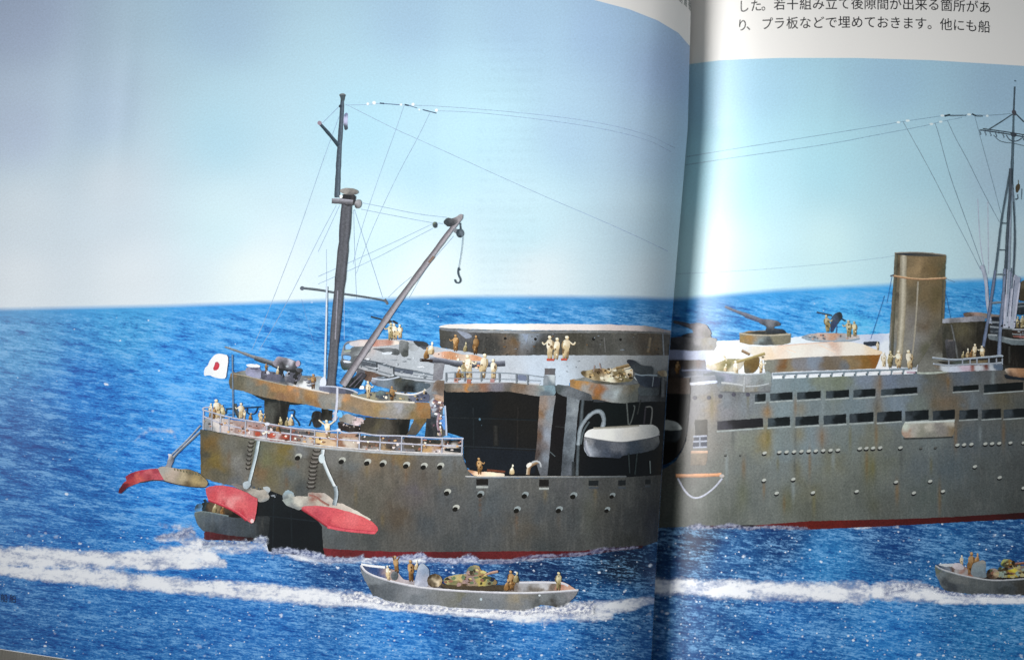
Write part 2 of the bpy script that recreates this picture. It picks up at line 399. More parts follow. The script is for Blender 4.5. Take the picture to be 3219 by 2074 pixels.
def man(parent, tile, x, y, h, pose='stand', tone=0, label=None):
    """one small khaki figure; (x, y) its feet, h its height in tile units"""
    pal = [('fbf3df', 'd2bd94', '786044'), ('fffdf4', 'ece0c6', 'a08c68'), ('c8a272', '8c673c', '442e18'), ('dcd2ae', 'a0926a', '564a2e')][tone]
    g = G('person', parent, label=label)
    li, mi, dk = pal; q = random.Random(int(x * 31 + y * 7)); h *= .94; w = h * q.uniform(.23, .33)
    lean = q.uniform(-.10, .10) * h
    def P(*a): return [(x + u * w + lean * (-v), y + v * h) for u, v in a]
    grad = [(x - w * .5, y - h * .6, li), (x + w * .1, y - h * .45, mi), (x + w * .55, y - h * .3, dk), (x, y, dk), (x - w * .3, y - h * .2, mi)]
    kw = dict(sm=1, mot=.35, g=2.6, jit=.5)
    if pose == 'crouch':
        g.p(tile, P((-.75, 0), (-.85, -.28), (-.35, -.62), (.2, -.78), (.6, -.5), (.85, -.2), (.6, 0)), grad, **kw)
        g.p(tile, P((-.5, -.1), (-.1, -.35), (.3, -.3), (.1, 0)), mi, **kw)
        g.e(tile, x + w * .25, y - h * .86, w * .28, h * .13, li, mot=.1)
    else:
        g.p(tile, P((-.38, 0), (-.42, -.28), (-.4, -.5), (.42, -.5), (.44, -.25), (.36, 0), (.06, 0), (.02, -.3), (-.04, 0)), grad, **kw)
        g.p(tile, P((-.46, -.45), (-.56, -.7), (-.42, -.82), (0, -.86), (.42, -.82), (.54, -.68), (.46, -.45), (0, -.4)), grad, **kw)
        if pose == 'arms':
            g.t(tile, P((-.3, -.72), (-.9, -.84), (-1.55, -1.02)), w * .3, [li, mi]); g.t(tile, P((.3, -.72), (.95, -.82), (1.6, -.98)), w * .3, [li, mi])
        elif pose == 'up':
            g.t(tile, P((-.35, -.75), (-.5, -1.0)), w * .28, [mi, dk]); g.t(tile, P((.35, -.75), (.85, -.95)), w * .28, [mi, dk])
        else:
            sd = q.choice((-1, 1))
            if q.random() < .3: g.t(tile, P((-.4 * sd, -.75), (-.95 * sd, -.62), (-1.2 * sd, -.74)), w * .22, [li, mi])
            if q.random() < .4: g.p(tile, P((-.5 * sd, -.2), (-.75 * sd, -.45), (-.4 * sd, -.62), (-.1 * sd, -.4)), mi, mot=.3, g=2.6)
            g.t(tile, P((.45 * sd, -.78), (.62 * sd, -.58), (.3 * sd, -.42)), w * .24, [mi, dk])
        for _ in range(3):
            a, b2 = q.uniform(-.35, .35), q.uniform(-.8, -.15); r_ = q.uniform(.10, .2)
            g.e(tile, x + a * w, y + b2 * h, w * r_, h * r_ * .35, q.choice([dk, li, dk, mi]), q.uniform(-40, 40), n=7, mot=.2, g=2.6)
        g.e(tile, x + lean, y - h * .93, w * .27, h * .085, mi, mot=.1)
        g.e(tile, x + lean - w * .06, y - h * .96, w * .23, h * .055, li, mot=.05)
    return g.b()

def foamstrip(name, parent, tile, centre, tone='ffffff', strength=1.0, label=None, rows=7):
    """centre: (x, y, half width) along a churned band of foam"""
    ox, oy, k = TILES[tile]
    A = np.array(centre, float); P = np.c_[ox + A[:, 0] / k, oy + A[:, 1] / k]; hw = A[:, 2] / k
    L = np.r_[0, np.cumsum(np.hypot(*np.diff(P, axis=0).T))]; tt = np.arange(0, L[-1], 5.0)
    X = np.interp(tt, L, P[:, 0]); Yy = np.interp(tt, L, P[:, 1]); Wd = np.interp(tt, L, hw)
    side = 0 if X.mean() < xg(Yy.mean()) else 1
    PP, FX = [], []
    for j in range(rows):
        v = j / (rows - 1) * 2 - 1
        wob = 1 + 0.5 * (fbm(X / 30, Yy / 30 + j * 0, 3) - .5)
        PP.append(np.c_[X, Yy + v * Wd * wob * 1.25])
        f = np.clip(0.84 - abs(v) ** 1.7 * 0.95 + 0.30 * (fbm(X / 24, Yy / 24 + j * .6, 3) - .5), 0, 1) * np.clip(np.minimum(tt, L[-1] - tt) / 14.0, 0, 1)
        FX.append(np.c_[f, np.full(len(X), strength), np.full(len(X), 1.0)])
    PP = np.stack(PP, 1).reshape(-1, 2); FX = np.stack(FX, 1).reshape(-1, 3)
    F = [(i * rows + j, i * rows + j + 1, (i + 1) * rows + j + 1, (i + 1) * rows + j) for i in range(len(X) - 1) for j in range(rows - 1)]
    PP = clampside(PP, side); lift = stack(PP)
    ink = np.repeat(c(tone)[None], len(PP), 0)
    o = mesh_obj(name, to_world(PP, side, lift), F, M_FOAM, parent, ink, PP, FX)
    if label: o['label'] = label
    return o
# ------------------------------------------------------------------ the setting: table top and cloth
table = mesh_obj('table', np.array([[-1, -1, -.004], [1, -1, -.004], [1, 1, -.004], [-1, 1, -.004]], float), [(0, 1, 2, 3)], M_EDGE, None)
table['kind'] = 'structure'
# ribbed cloth: real ridges under the book's lower corner
nx_, ny_ = 1600, 24
xs = np.linspace(-0.26, -0.06, nx_); ys = np.linspace(-0.30, -0.02, ny_)
gx, gy = np.meshgrid(xs, ys)
rid = 0.0005 * np.abs(np.sin((gx + gy * 0.25) * math.pi / 0.00085)); fold = 0.003 * fbm(gx * 40 + 9, gy * 40 + 3, 3)
Vv = np.stack([gx, gy, rid + fold - 0.001], 2).reshape(-1, 3)
Fq = [(j * nx_ + i, j * nx_ + i + 1, (j + 1) * nx_ + i + 1, (j + 1) * nx_ + i) for j in range(ny_ - 1) for i in range(nx_ - 1)]
cl = mesh_obj('cloth', Vv, Fq, M_CLOTH, None)
tag(cl, 'grey beige ribbed cloth peeping out under the lower corner of the open book', category='cloth')

book = tag(link('open_book', None), 'open glossy picture book showing a printed photograph of a model landing ship across both pages', category='book')
def edge_y(x): return 2040 + 0.153 * x
def grid(x0, x1, y0f, y1f, side, step, lift):
    """a sheet lying on the page; y0f, y1f give its upper and lower limits at raster column x; x1 or x0 None = the gutter"""
    ys_n = 0
    ncol = int(abs((x1 if x1 is not None else 2120) - (x0 if x0 is not None else 2120)) / step)
    top_ = np.linspace(0, 1, ncol + 1)
    nr = int((y1f(1500 if side == 0 else 2700) - y0f(1500 if side == 0 else 2700)) / step)
    tv = np.linspace(0, 1, nr + 1)
    U, Vt = np.meshgrid(top_, tv)
    if side == 0: U = 1 - (1 - U) ** 1.35
    else: U = U ** 1.35
    X = None; Y = None
    # two passes: y depends on x, the gutter's x on y
    X = (x0 if x0 is not None else 2120) + U * ((x1 if x1 is not None else 2120) - (x0 if x0 is not None else 2120))
    for _ in range(6):
        Y = y0f(X) + Vt * (y1f(X) - y0f(X))
        gx_ = xg(Y)
        a = gx_ if x0 is None else x0; b_ = gx_ if x1 is None else x1
        X = a + U * (b_ - a)
    P = np.c_[X.ravel(), Y.ravel()]
    nc = ncol + 1
    F = [(j * nc + i, (j + 1) * nc + i, (j + 1) * nc + i + 1, j * nc + i + 1) for j in range(nr) for i in range(ncol)]
    return P, F
F0 = lambda v: (lambda x: np.zeros_like(np.asarray(x, float)) + v)
botL = lambda x: edge_y(np.asarray(x, float)); botR = F0(2372)
PX0, PX1, PT = -170, 3420, -190
def page(side):
    P, F = grid(PX0 if side == 0 else None, None if side == 0 else PX1, F0(PT), botL if side == 0 else botR, side, 9, 0)
    W_ = to_world(P, side, 0)
    if side == 0:      # the sheet turns down into the binding behind its visible crest
        nc = np.where(np.diff(P[:, 1]) > 0.5)[0]
        g = [i for i in range(len(P)) if abs(P[i, 0] - xg(P[i, 1])) < 1e-6]
        n0 = len(W_); low = W_[g].copy(); d = low - np.array([0, 0, CAMH]); low = np.array([0, 0, CAMH]) + d * ((CAMH - 0.0002) / (CAMH - low[:, 2]))[:, None]
        W_ = np.r_[W_, low]; P = np.r_[P, P[g]]
        F = F + [(g[i], n0 + i, n0 + i + 1, g[i + 1]) for i in range(len(g) - 1)]
    return W_, F, P
for side in (0, 1):
    W_, F, P = page(side)
    o = mesh_obj('page', W_, F, M_PAPER, book, pp=P)
    o['label'] = 'page that holds the stern, with a curved blank top corner at the gutter' if side == 0 else 'page that holds the funnel, with two lines of Japanese text'
    # the block of leaves below it
    nc = len(set(np.round(P[:, 1] * 0 + np.arange(len(P)) % 1, 3)))
    step = 40
    Pb, Fb = grid(PX0 if side == 0 else None, None if side == 0 else PX1, F0(PT), botL if side == 0 else botR, side, step, 0)
    top3 = to_world(Pb, side, -0.0004); n_ = len(top3)
    bot3 = top3.copy(); bot3[:, 2] = -0.0035
    ncol = int(abs((PX1 if side else 2120) - (2120 if side else PX0)) / step) + 1; nrow = n_ // ncol
    Fs = list(Fb)
    def wall(idx): return [(idx[i], idx[i + 1], idx[i + 1] + n_, idx[i] + n_) for i in range(len(idx) - 1)]
    Fs += wall([i for i in range(ncol)]) + wall([(nrow - 1) * ncol + i for i in range(ncol)]) + wall([j * ncol for j in range(nrow)]) + wall([j * ncol + ncol - 1 for j in range(nrow)])
    o = mesh_obj('page_block', np.r_[top3, bot3], Fs, M_EDGE, book); o.data.shade_flat()

# ------------------------------------------------------------------ printed sky
HZL = np.array([(-300, 975), (0, 971), (540, 960), (875, 948), (1200, 938), (1400, 931), (1750, 930), (2000, 934), (2130, 939)], float)
HZR = np.array([(2080, 941), (2150, 937), (2250, 927), (2435, 912), (2552, 905), (2769, 895), (2973, 882), (3219, 872), (3600, 856)], float)
ARCL = np.array([(-300, -60), (1700, -60), (1760, -30), (1865, 0), (1978, 30), (2067, 65), (2132, 104), (2165, 142), (2180, 156)], float)
ARCR = np.array([(2150, 205), (2216, 196), (2275, 189), (2453, 183), (2691, 183), (2928, 190), (3219, 208), (3600, 235)], float)
it = lambda A_: (lambda x: np.interp(x, A_[:, 0], A_[:, 1]))
def sky_tone(C):
    g = C.mean(1, keepdims=True); C = C * np.array([0.98, 1.03, 1.02])
    C = C + (.60 - C) * np.clip(.60 - C, 0, 1) * .9
    return np.minimum(C - np.maximum(0, C - .70) * .25, .90)
SKL = [(60, 60, 'a3b9d6'), (700, 60, 'a9cbe6'), (1300, 60, 'a8cdea'), (1650, 60, 'a6cbe9'), (1900, 90, '9cc4e6'), (2100, 220, '92bade'), (60, 400, 'b3c5df'), (300, 350, 'bdd0ea'),
       (700, 420, 'b8dcf2'), (1150, 400, 'b4def5'), (1320, 500, 'badff5'), (1500, 400, 'bde2f6'), (1800, 420, 'abcde8'), (2050, 450, 'a5c5e0'), (80, 700, 'd2dcea'), (350, 620, 'd8e4f2'), (700, 700, 'd4eefa'), (1200, 720, 'd4f0fb'), (1650, 700, 'c6e3f2'), (2000, 700, 'bcd2e4'),
       (60, 900, 'dfe6f0'), (400, 900, 'e8eff8'), (800, 880, 'ecf7fc'), (1350, 880, 'e8f7fc'), (1700, 880, 'dceaf2'), (2050, 890, 'ccd9e6')]
SKR = [(2230, 300, 'a2cfe9'), (2400, 260, 'a0d0ea'), (2800, 260, '9ccbe6'), (3150, 280, '9ac6e0'), (2300, 550, 'b8e4f6'), (2600, 500, 'b2e2f5'), (2900, 500, 'aed6ea'), (3150, 550, 'a8c8dc'),
       (2300, 800, 'd2f0fa'), (2600, 780, 'd0f2fb'), (2900, 780, 'c6e4f0'), (3150, 800, 'c0d4e0')]
for side, tp, hz, sk in ((0, ARCL, HZL, SKL), (1, ARCR, HZR, SKR)):
    P, F = grid(PX0 + 2 if side == 0 else None, None if side == 0 else PX1 - 2, it(tp), (lambda x, hz=hz: it(hz)(x) + 8), side, 9, 0)
    C = sky_tone(idw(P, sk, 2.6))
    x, y = P[:, 0], P[:, 1]
    C = C * (1 + 0.05 * (fbm(x / 260, y / 90, 3) - .5))[:, None]
    if side == 0:      # soft column edge and the ghost of the text on the back of the sheet
        C = C * (1 + 0.022 / (1 + np.exp(-(x - (1382 - (y) * 0.01)) / 3.0)) * (y < 640))[:, None]
        rows = (0.5 + 0.5 * np.cos((y - 95) / 31.5 * 2 * math.pi)) ** 2 * (y > 100) * (y < 930)
        col_ = np.clip((x - 1490) / 20, 0, 1) * np.clip((1730 - x - 0.05 * y) / 20, 0, 1)
        C = C * (1 - 0.07 * rows * col_ * np.clip(fbm(x / 9, y / 14, 2) * 1.6 - .3, 0, 1))[:, None]
        C = C * (1 - 0.03 * rows * (x > 1780) * (x < 2080) * fbm(x / 9, y / 14, 2))[:, None]
    lift = stack(P, 0)
    o = mesh_obj('printed_sky', to_world(P, side, lift), F, M_SKY, book, np.clip(C, 0, .92), P)

# ------------------------------------------------------------------ printed sea
SEA = [(60, 1050, '3f86c8'), (400, 1010, '4492d8'), (700, 1050, '3f8cdc'), (1100, 980, '3a82cc'), (1400, 960, '357cc4'), (1450, 1080, '4f9ce8'), (1800, 980, '3a7ec6'), (2050, 980, '3672b4'),
       (300, 1250, '2a78d0'), (560, 1180, '3e90e6'), (120, 1400, '1f62b0'), (500, 1450, '2c7ed8'), (560, 1400, '3488e2'), (250, 1560, '2468b8'), (60, 1950, '2561ac'), (400, 2000, '2a6ab8'), (800, 1960, '2c6cbe'), (1100, 1780, '1f4684'),
       (1400, 1820, '1d4280'), (1700, 1780, '17305c'), (1950, 1790, '10203c'), (1250, 2000, '2f74c8'), (1700, 2000, '2b6cbc'), (1950, 1880, '1d5290'), (1950, 2040, '22589c'),
       (2200, 1000, '3478bc'), (2450, 1000, '3f8cd8'), (2750, 930, '4696e0'), (3100, 950, '3e8ad0'), (2700, 1050, '58aaf4'), (2200, 1700, '152c54'), (2450, 1690, '1c3f76'), (2800, 1680, '1c4684'), (3150, 1690, '1b4a86'),
       (2300, 1760, '22508c'), (2600, 1780, '2f70b4'), (3000, 1780, '245a98'), (2200, 1950, '20508e'), (2500, 1950, '2c68b2'), (2800, 2000, '2d74c2'), (3150, 1980, '2a70b4'), (2500, 1900, '2a5fa6')]
def _seg(P, tile, ptsw):
    ox, oy, k = TILES[tile]; A = np.array(ptsw, float); Q = np.c_[ox + A[:, 0] / k, oy + A[:, 1] / k]; hw = A[:, 2] / k; st = A[:, 3] if A.shape[1] > 3 else np.ones(len(A))
    best = np.zeros(len(P))
    for i in range(len(Q) - 1):
        a, b_ = Q[i], Q[i + 1]; d = b_ - a; t = np.clip(((P - a) @ d) / (d @ d), 0, 1)
        dist = np.hypot(*(P - (a + t[:, None] * d)).T); w = hw[i] + (hw[i + 1] - hw[i]) * t; s_ = st[i] + (st[i + 1] - st[i]) * t
        f = np.clip(1.0 - (dist / w) ** 2.2 * 0.55, 0, 1) * s_
        best = np.maximum(best, f)
    return best
WAKES = {0: [('O', [(-60, 515, 88), (300, 535, 120), (700, 545, 90), (1100, 555, 76), (1450, 540, 100), (1800, 505, 100), (2000, 545, 60, )]),
             ('O', [(1300, 600, 50), (1700, 580, 60), (2100, 590, 40)]),
             ('O', [(-60, 640, 58), (400, 690, 66), (900, 715, 92), (1400, 765, 80), (1900, 815, 78), (2450, 850, 86), (2700, 880, 84), (3000, 900, 84)]),
             ('D', [(-60, 725, 84), (300, 750, 74), (560, 790, 52), (1000, 835, 46), (1400, 865, 46), (1750, 890, 62), (2100, 850, 84), (2390, 850, 86)]),
             ('Q', [(-120, 1010, 76), (200, 985, 66), (440, 930, 40)]),
             ('C', [(850, 1130, 60, .8), (1000, 1250, 70, .8), (1300, 1260, 60, .8), (1600, 1240, 60, .8), (1900, 1330, 60, .75), (2200, 1340, 60, .7), (2400, 1330, 50, .7)]),
             ('C', [(560, 1180, 40, .62), (800, 1150, 60, .7), (900, 1220, 60, .8)]),
             ('C', [(300, 300, 10, .3), (500, 150, 30, .5), (700, 150, 30, .55), (760, 240, 20, .5)]), ('C', [(600, 1040, 30, .6), (780, 1060, 40, .55)]),
             ('D', [(-20, 420, 60, .6), (200, 410, 50, .75), (400, 400, 55, .8), (800, 405, 50, .75), (1300, 405, 55, .7), (1500, 430, 30, .5), (2000, 400, 30, .45)])],
         1: [('Q', [(470, 800, 82), (800, 800, 76), (1100, 830, 92), (1600, 850, 96), (2000, 850, 92), (2420, 860, 104)]),
             ('R', [(-60, 970, 150), (300, 980, 185), (700, 990, 170), (1000, 1090, 100), (1500, 1110, 90), (2450, 1115, 80)]),
             ('I', [(380, 1050, 40, .6), (520, 1060, 30, .5), (700, 1050, 40, .6), (1000, 1080, 20, .4), (1500, 1070, 20, .5), (2300, 1060, 20, .5)])]}
for side, hz in ((0, HZL), (1, HZR)):
    P, F = grid(PX0 + 2 if side == 0 else None, None if side == 0 else PX1 - 2, (lambda x, hz=hz: it(hz)(x) - 7), (lambda x, side=side: (edge_y(np.asarray(x, float)) - 2) if side == 0 else F0(2368)(x)), side, 6, 0)
    x, y = P[:, 0], P[:, 1]
    C = idw(P, SEA, 3.2) * np.array([1.04, 1.33, 1.12])
    dep = y - it(hz)(x)
    skc = sky_tone(idw(P, SKL if side == 0 else SKR, 2.6))
    w = np.clip((dep + 7) / 15.0, 0, 1)[:, None]; C = skc * (1 - w) + C * w
    foam = np.zeros(len(P))
    for tl, ps_ in WAKES[side]:
        ps_ = [tuple(q) + ((1,) if len(q) == 3 else ()) for q in ps_]
        foam = np.maximum(foam, _seg(P, tl, ps_))
    far = np.clip(dep / 700.0, 0, 1)
    spark = 0.01 + 0.06 * far + 0.62 * np.clip((y - 1620) / 260.0, 0, 1)
    spark = np.where((y > 1660), np.maximum(spark, 0.42), spark) * (1 - .55 * ((x < 1200) & (y > 1850)) * np.clip((1200 - x) / 900, 0, 1))
    cont = np.clip(dep / 45.0, 0.12, 1) * (0.92 + 0.15 * far)
    lift = stack(P, 0)
    o = mesh_obj('printed_sea', to_world(P, side, lift), F, M_SEA, book, np.clip(C, .002, .9), P, np.c_[foam, spark, cont])
# ================================================================== printed ship, the half on the page with the stern
ship = empty('printed_ship', book, 'print of a grey rust-streaked model landing ship running across the gutter of both pages')
def S(name, label=None, mat=None, **k): return G(name, ship, mat, label, **k)
WIRE = '93abcb'
# ---- rigging
def wire(tile, ps, w=1.5, col=WIRE, sm=1, label=None):
    k = TILES[tile][2]; S('rigging_wire', label).t(tile, ps, w * k, [col, col], sm=sm, jit=.5, mot=.2).b()
wire('N', '1086 328,1245 408,1312 437,1700 613,1860 680,2000 742,2100 790')
wire('N', '1275 333,1290 331,1400 335,1700 360,1900 388,2040 424,2122 466')
wire('N', '1375 349,1480 352,1700 375,1900 405,2040 440,2110 478')
wire('N', '1086 331,1151 330,1201 325,1275 331')
wire('E', '500 250,340 410', 1.8); wire('N', '1066 367,1035 450,1010 520,932 750,880 885,835 1000,791 1101', 1.5)
wire('N', '1270 333,1245 407,1201 528,1164 635,1130 740,1110 830'); wire('N', '1352 354,1312 437,1261 528,1201 652,1158 750,1120 860')
wire('F', '540 340,800 390,1200 475,1560 515', 1.8); wire('F', '520 415,900 490,1370 580,1510 590', 1.8)
wire('F', '1390 590,950 800,600 960,0 1230'); wire('F', '1390 645,1000 850,640 1040,0 1320')
wire('N', '1057 646,1000 752,928 900,870 1010,814 1101'); wire('F', '260 370,80 760,0 930')
wire('F', '430 420,440 900,465 1500'); wire('F', '440 420,570 830,640 1040,780 1480', 1.7); wire('F', '100 900,105 1500', 1.2)
wire('F', '1640 740,1300 1130,1100 1490', 1.7); wire('F', '1130 1230,980 1350,850 1480')
wire('A', '1040 120,1080 280,1160 560', 1.2, '6c94cc'); wire('A', '1440 100,1440 500', 1.4, 'a4c4e8')
g = S('aerial_insulator')
for q in ((765, 230, 13), (825, 220, 17), (1078, 237, 11), (1190, 235, 15), (1410, 290, 15), (1250, 285, 9)): g.e('E', q[0], q[1], q[2], q[2], 'f4faff')
g.b()
g = S('aerial_spreader'); g.t('E', '878 224,920 228', 13, ['2c3c58', '40506c']); g.t('E', '920 228,1062 240', 7, ['50648a', '50648a']); g.t('E', '1112 238,1150 246', 14, ['22324c', '30405a'])
g.t('E', '1150 246,1230 270', 7, '5a6e90'); g.t('E', '1280 285,1410 318', 10, ['3a4a68', '506484']); g.b()

# ---- deckhouse and deck behind
g = S('deckhouse', mat=M_STEEL)
g.p('B', '240 384,500 400,1000 414,1800 412,2200 418,2480 440,2480 652,1200 654,700 660,560 625,400 600,248 575', [(260, 480, '42423e'), (480, 460, '58585a'), (700, 560, '3c3c3a'), (950, 520, '66523a'), (950, 450, '5c5c58'), (1060, 480, '8e98a4'), (1200, 560, '42423f'), (1500, 540, '48463e'), (1800, 520, '4e4e4a'), (1980, 560, '5e5e5a'), (2200, 540, '4a453e'), (2260, 540, '5c5040'), (2380, 560, '34322e')], mot=.3)
g.p('B', '240 388,500 403,1000 418,1800 416,2200 422,2480 442,2480 456,2200 440,1800 436,1000 442,500 432,250 410', [(300, 400, '6c7076'), (700, 430, '8e9296'), (1500, 430, '7c7e7e'), (2200, 430, '6a6a68')], mot=.4)
g.p('B', '400 410,520 440,560 470,500 500,440 450', '8c94a4', mot=.3); g.p('B', '1020 450,1080 450,1060 530', '93a0b4', sm=0)
for q in ((862, 490), (1145, 495), (1690, 495), (1945, 500)): g.e('B', q[0], q[1], 14, 14, '171614')
g.t('B', '1790 480,1800 620', 10, ['7a7a78', '5a5a58']); g.t('B', '2225 480,2200 620', 30, ['6e604c', '807460', '5c5244'])
g.t('B', '2340 445,2350 650', 16, ['606468', '8a9096', '50504e']); g.b()
g = S('deckhouse_roof'); g.p('B', '236 378,300 358,600 350,1200 352,1800 357,2200 371,2380 408,2480 425,2480 440,2200 420,1800 413,1000 412,500 400,240 386', [(300, 370, 'e8e4e0'), (800, 375, 'fbf6f0'), (1500, 385, 'f0e6e2'), (2000, 390, 'ded0cc'), (2350, 418, '9a9290')], mot=.06); g.b()

g = S('upper_deck'); g.dim = .84
g.p('N', '1085 1075,1130 1067,1240 1065,1300 1072,1380 1092,1490 1109,1540 1118,1700 1116,2140 1117,2130 1206,1990 1205,1900 1190,1790 1200,1790 1216,1742 1212,1735 1212,1690 1216,1500 1206,1390 1204,1300 1200,1180 1190,1120 1170,1075 1160,1072 1110',
    [(1100, 1090, '8e9298'), (1160, 1080, 'd0c8c8'), (1200, 1105, 'c4cad0'), (1290, 1120, 'c2cad2'), (1200, 1140, 'b4bac2'), (1400, 1140, 'ccd4de'), (1600, 1150, 'd2dae4'), (1700, 1170, 'd4e2f2'), (1740, 1190, 'dcecfc'), (1850, 1135, 'bcc4cc'), (1950, 1130, 'aeb2b4'), (2080, 1140, '8e9294'), (2100, 1190, '5e6468')], mot=.1)
g.b()
g = S('gun_platform', 'railed platform behind the boom')
g.p('A', '1425 790,1400 720,1425 620,1500 560,1540 600,1600 640,1590 720,1500 780', [(1440, 640, '8c9298'), (1440, 740, '50545c'), (1440, 780, '2a4038'), (1560, 650, '6a6c70'), (1550, 600, '4a4c4c')], mot=.3)
g.p('A', '1450 530,1530 533,1530 585,1445 590', '8cc0f0'); g.p('A', '1430 640,1505 655,1500 700,1425 680', '80b8ee')
g.t('A', '1445 600,1445 530,1620 525', 12, ['4a5c78', '6a7888']); g.t('A', '1425 690,1425 635,1520 655', 10, ['4a5c78', '5a6878']); g.t('A', '1440 610,1530 600', 18, ['8a9a84', 'a8b0a8'])
g.p('A', '1430 690,1510 705,1505 720,1430 715', 'dfe6f0')
g.p('A', '1480 525,1600 505,1800 500,1960 512,1960 545,1800 560,1600 570,1500 560', [(1500, 530, 'd0ccd0'), (1700, 525, 'c08878'), (1650, 550, 'e4dcd8'), (1860, 520, 'b48474'), (1900, 540, 'f4e8dc')], mot=.15)
g.p('A', '1500 570,1650 560,1700 600,1640 640,1500 660', [(1550, 590, '5e6264'), (1620, 620, '9aa0a4')], mot=.3)
g.p('A', '1700 585,1850 575,1960 590,1960 650,1880 640,1780 610', [(1750, 590, '5c6064'), (1850, 590, '74787c'), (1900, 630, '4e5254')], mot=.25)
g.p('A', '1790 620,1900 615,1880 640,1800 640', 'd8e0e8')
g.p('A', '1958 505,2050 518,2040 660,1990 665,1950 600', [(1970, 540, '7a7e80'), (2020, 600, '4c504e')], mot=.2)
g.p('A', '2040 530,2130 540,2140 600,2050 605', [(2060, 560, '9aa0a4'), (2120, 580, 'b0b6bc')], mot=.2)
g.p('A', '2080 508,2210 522,2240 560,2180 580,2120 560', '3a3d40', mot=.25); g.p('A', '2140 560,2230 570,2200 600', '50545c')
g.t('A', '1600 690,1750 718,1900 765,2100 800,2290 835', 22, ['444c54', '5a626c', '8c969e']); g.t('A', '1560 730,1740 790,1900 835,2100 865,2290 880', 12, ['5c646c', '8a929a'])
g.p('A', '1600 700,1745 725,1740 760,1600 740', '50565e'); g.p('A', '1905 770,2090 795,2085 830,1905 800', '565e6c')
g.t('A', '1745 710,1745 800', 16, ['30343a', '50565c']); g.t('A', '1905 755,1905 850', 14, ['30343a', '50565c']); g.t('A', '1600 680,1600 760', 12, ['50565c', '70767c'])
g.t('A', '2090 800,2290 830', 10, ['7a848e', '7a848e']); g.t('A', '2090 830,2290 860', 8, ['7a848e', '7a848e']); g.b()
g = S('platform_underside', mat=M_STEEL)
g.p('A', '1590 780,1700 800,1850 850,2000 880,2290 900,2260 960,2150 1000,1950 990,1800 940,1700 900,1590 870', [(1640, 820, '54433a'), (1720, 830, '6a564c'), (1850, 880, '4c5050'), (2000, 900, '60605a'), (2180, 920, '545c60')], mot=.3)
g.p('A', '1560 760,1640 790,1620 900,1560 960,1420 950,1430 930,1560 820', [(1600, 820, '5a5a60'), (1520, 900, '1c2628')], mot=.2)
g.p('A', '1700 875,1780 845,1830 850,1760 890', '9aa6b4'); g.p('A', '1820 860,1900 870,2000 858,1900 845', '2c302c')
g.p('A', '1590 860,1640 880,1635 925,1578 930', '78bcf0')
g.b()
for a in ((1875, 505, 170, 3), (1920, 500, 160, 0), (1965, 490, 140, 1)): man(ship, 'A', a[0], a[1], a[2], tone=(a[3] if a[3] != 1 else 0))
g = S('machine_gun'); g.t('A', '1690 285,1790 310', 16, ['3a3c40', '26282a']); g.p('A', '1790 305,1860 310,1900 330,1860 350,1800 340', '3c3a38', mot=.3); g.t('A', '1895 325,1940 350', 20, ['2a2624', '40362e']); g.b()

# ---- dark well, inner wall, davits
g = S('well_deck_opening', 'black shadowed opening under the upper deck')
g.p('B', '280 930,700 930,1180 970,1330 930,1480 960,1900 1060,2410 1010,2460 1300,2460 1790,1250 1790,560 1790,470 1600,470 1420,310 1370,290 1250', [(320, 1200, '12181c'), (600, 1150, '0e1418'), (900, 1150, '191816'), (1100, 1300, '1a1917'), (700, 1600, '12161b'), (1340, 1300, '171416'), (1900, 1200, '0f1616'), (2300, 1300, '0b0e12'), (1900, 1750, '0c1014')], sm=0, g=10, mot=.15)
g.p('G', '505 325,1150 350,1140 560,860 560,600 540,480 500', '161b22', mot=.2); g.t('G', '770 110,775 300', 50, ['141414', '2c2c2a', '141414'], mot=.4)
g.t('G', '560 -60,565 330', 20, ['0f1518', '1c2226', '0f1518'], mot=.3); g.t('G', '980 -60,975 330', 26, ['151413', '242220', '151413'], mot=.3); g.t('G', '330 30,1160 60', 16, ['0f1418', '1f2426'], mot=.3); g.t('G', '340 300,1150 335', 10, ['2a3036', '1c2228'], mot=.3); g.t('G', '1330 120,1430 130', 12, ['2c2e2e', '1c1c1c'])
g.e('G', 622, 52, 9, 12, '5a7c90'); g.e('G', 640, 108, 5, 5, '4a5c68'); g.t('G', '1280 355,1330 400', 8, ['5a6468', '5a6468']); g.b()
g = S('shelter_floor'); g.p('G', '500 520,600 545,700 545,860 562,850 590,600 590,545 565', [(520, 530, 'b88a68'), (600, 560, 'f6d2b2'), (720, 565, 'ffe4c8'), (840, 575, 'e6d6c0')], mot=.2); g.t('G', '690 530,860 545', 20, ['7a4630', '5a3424']); g.b()

g = S('deck_house_side', mat=M_STEEL)
g.p('B', '1690 900,2480 890,2480 1080,1690 1085', [(1750, 1000, '3a3e42'), (2150, 980, '4c5054'), (2380, 1000, '24282c')], sm=0, mot=.25); g.b()
g = S('ladder_bay', mat=M_STEEL)
g.p('U', '1700 300,1880 300,2060 320,2060 700,2110 1300,2000 1350,1700 1340,1760 980,1830 900,1820 700,1740 640,1720 500', [(1800, 400, '8c949c'), (1950, 450, '6c584c'), (1800, 600, '7c8088'), (2000, 600, 'b89c88'), (1900, 900, '6a7480'), (1850, 1050, '24282c'), (1900, 1200, '30302e'), (2050, 1200, '585c60')], sm=0, mot=.3)
g.b()
g = S('sea_gap', 'strip of sea showing between the boom and the tub')
g.p('U', '2055 760,2095 800,2110 960,2100 1180,2060 1210,2020 1100,1985 1010,2040 940', [(2070, 850, '84bcec'), (2060, 1050, '5c90d4')]); g.b()
g = S('edge_beam', mat=M_STEEL)
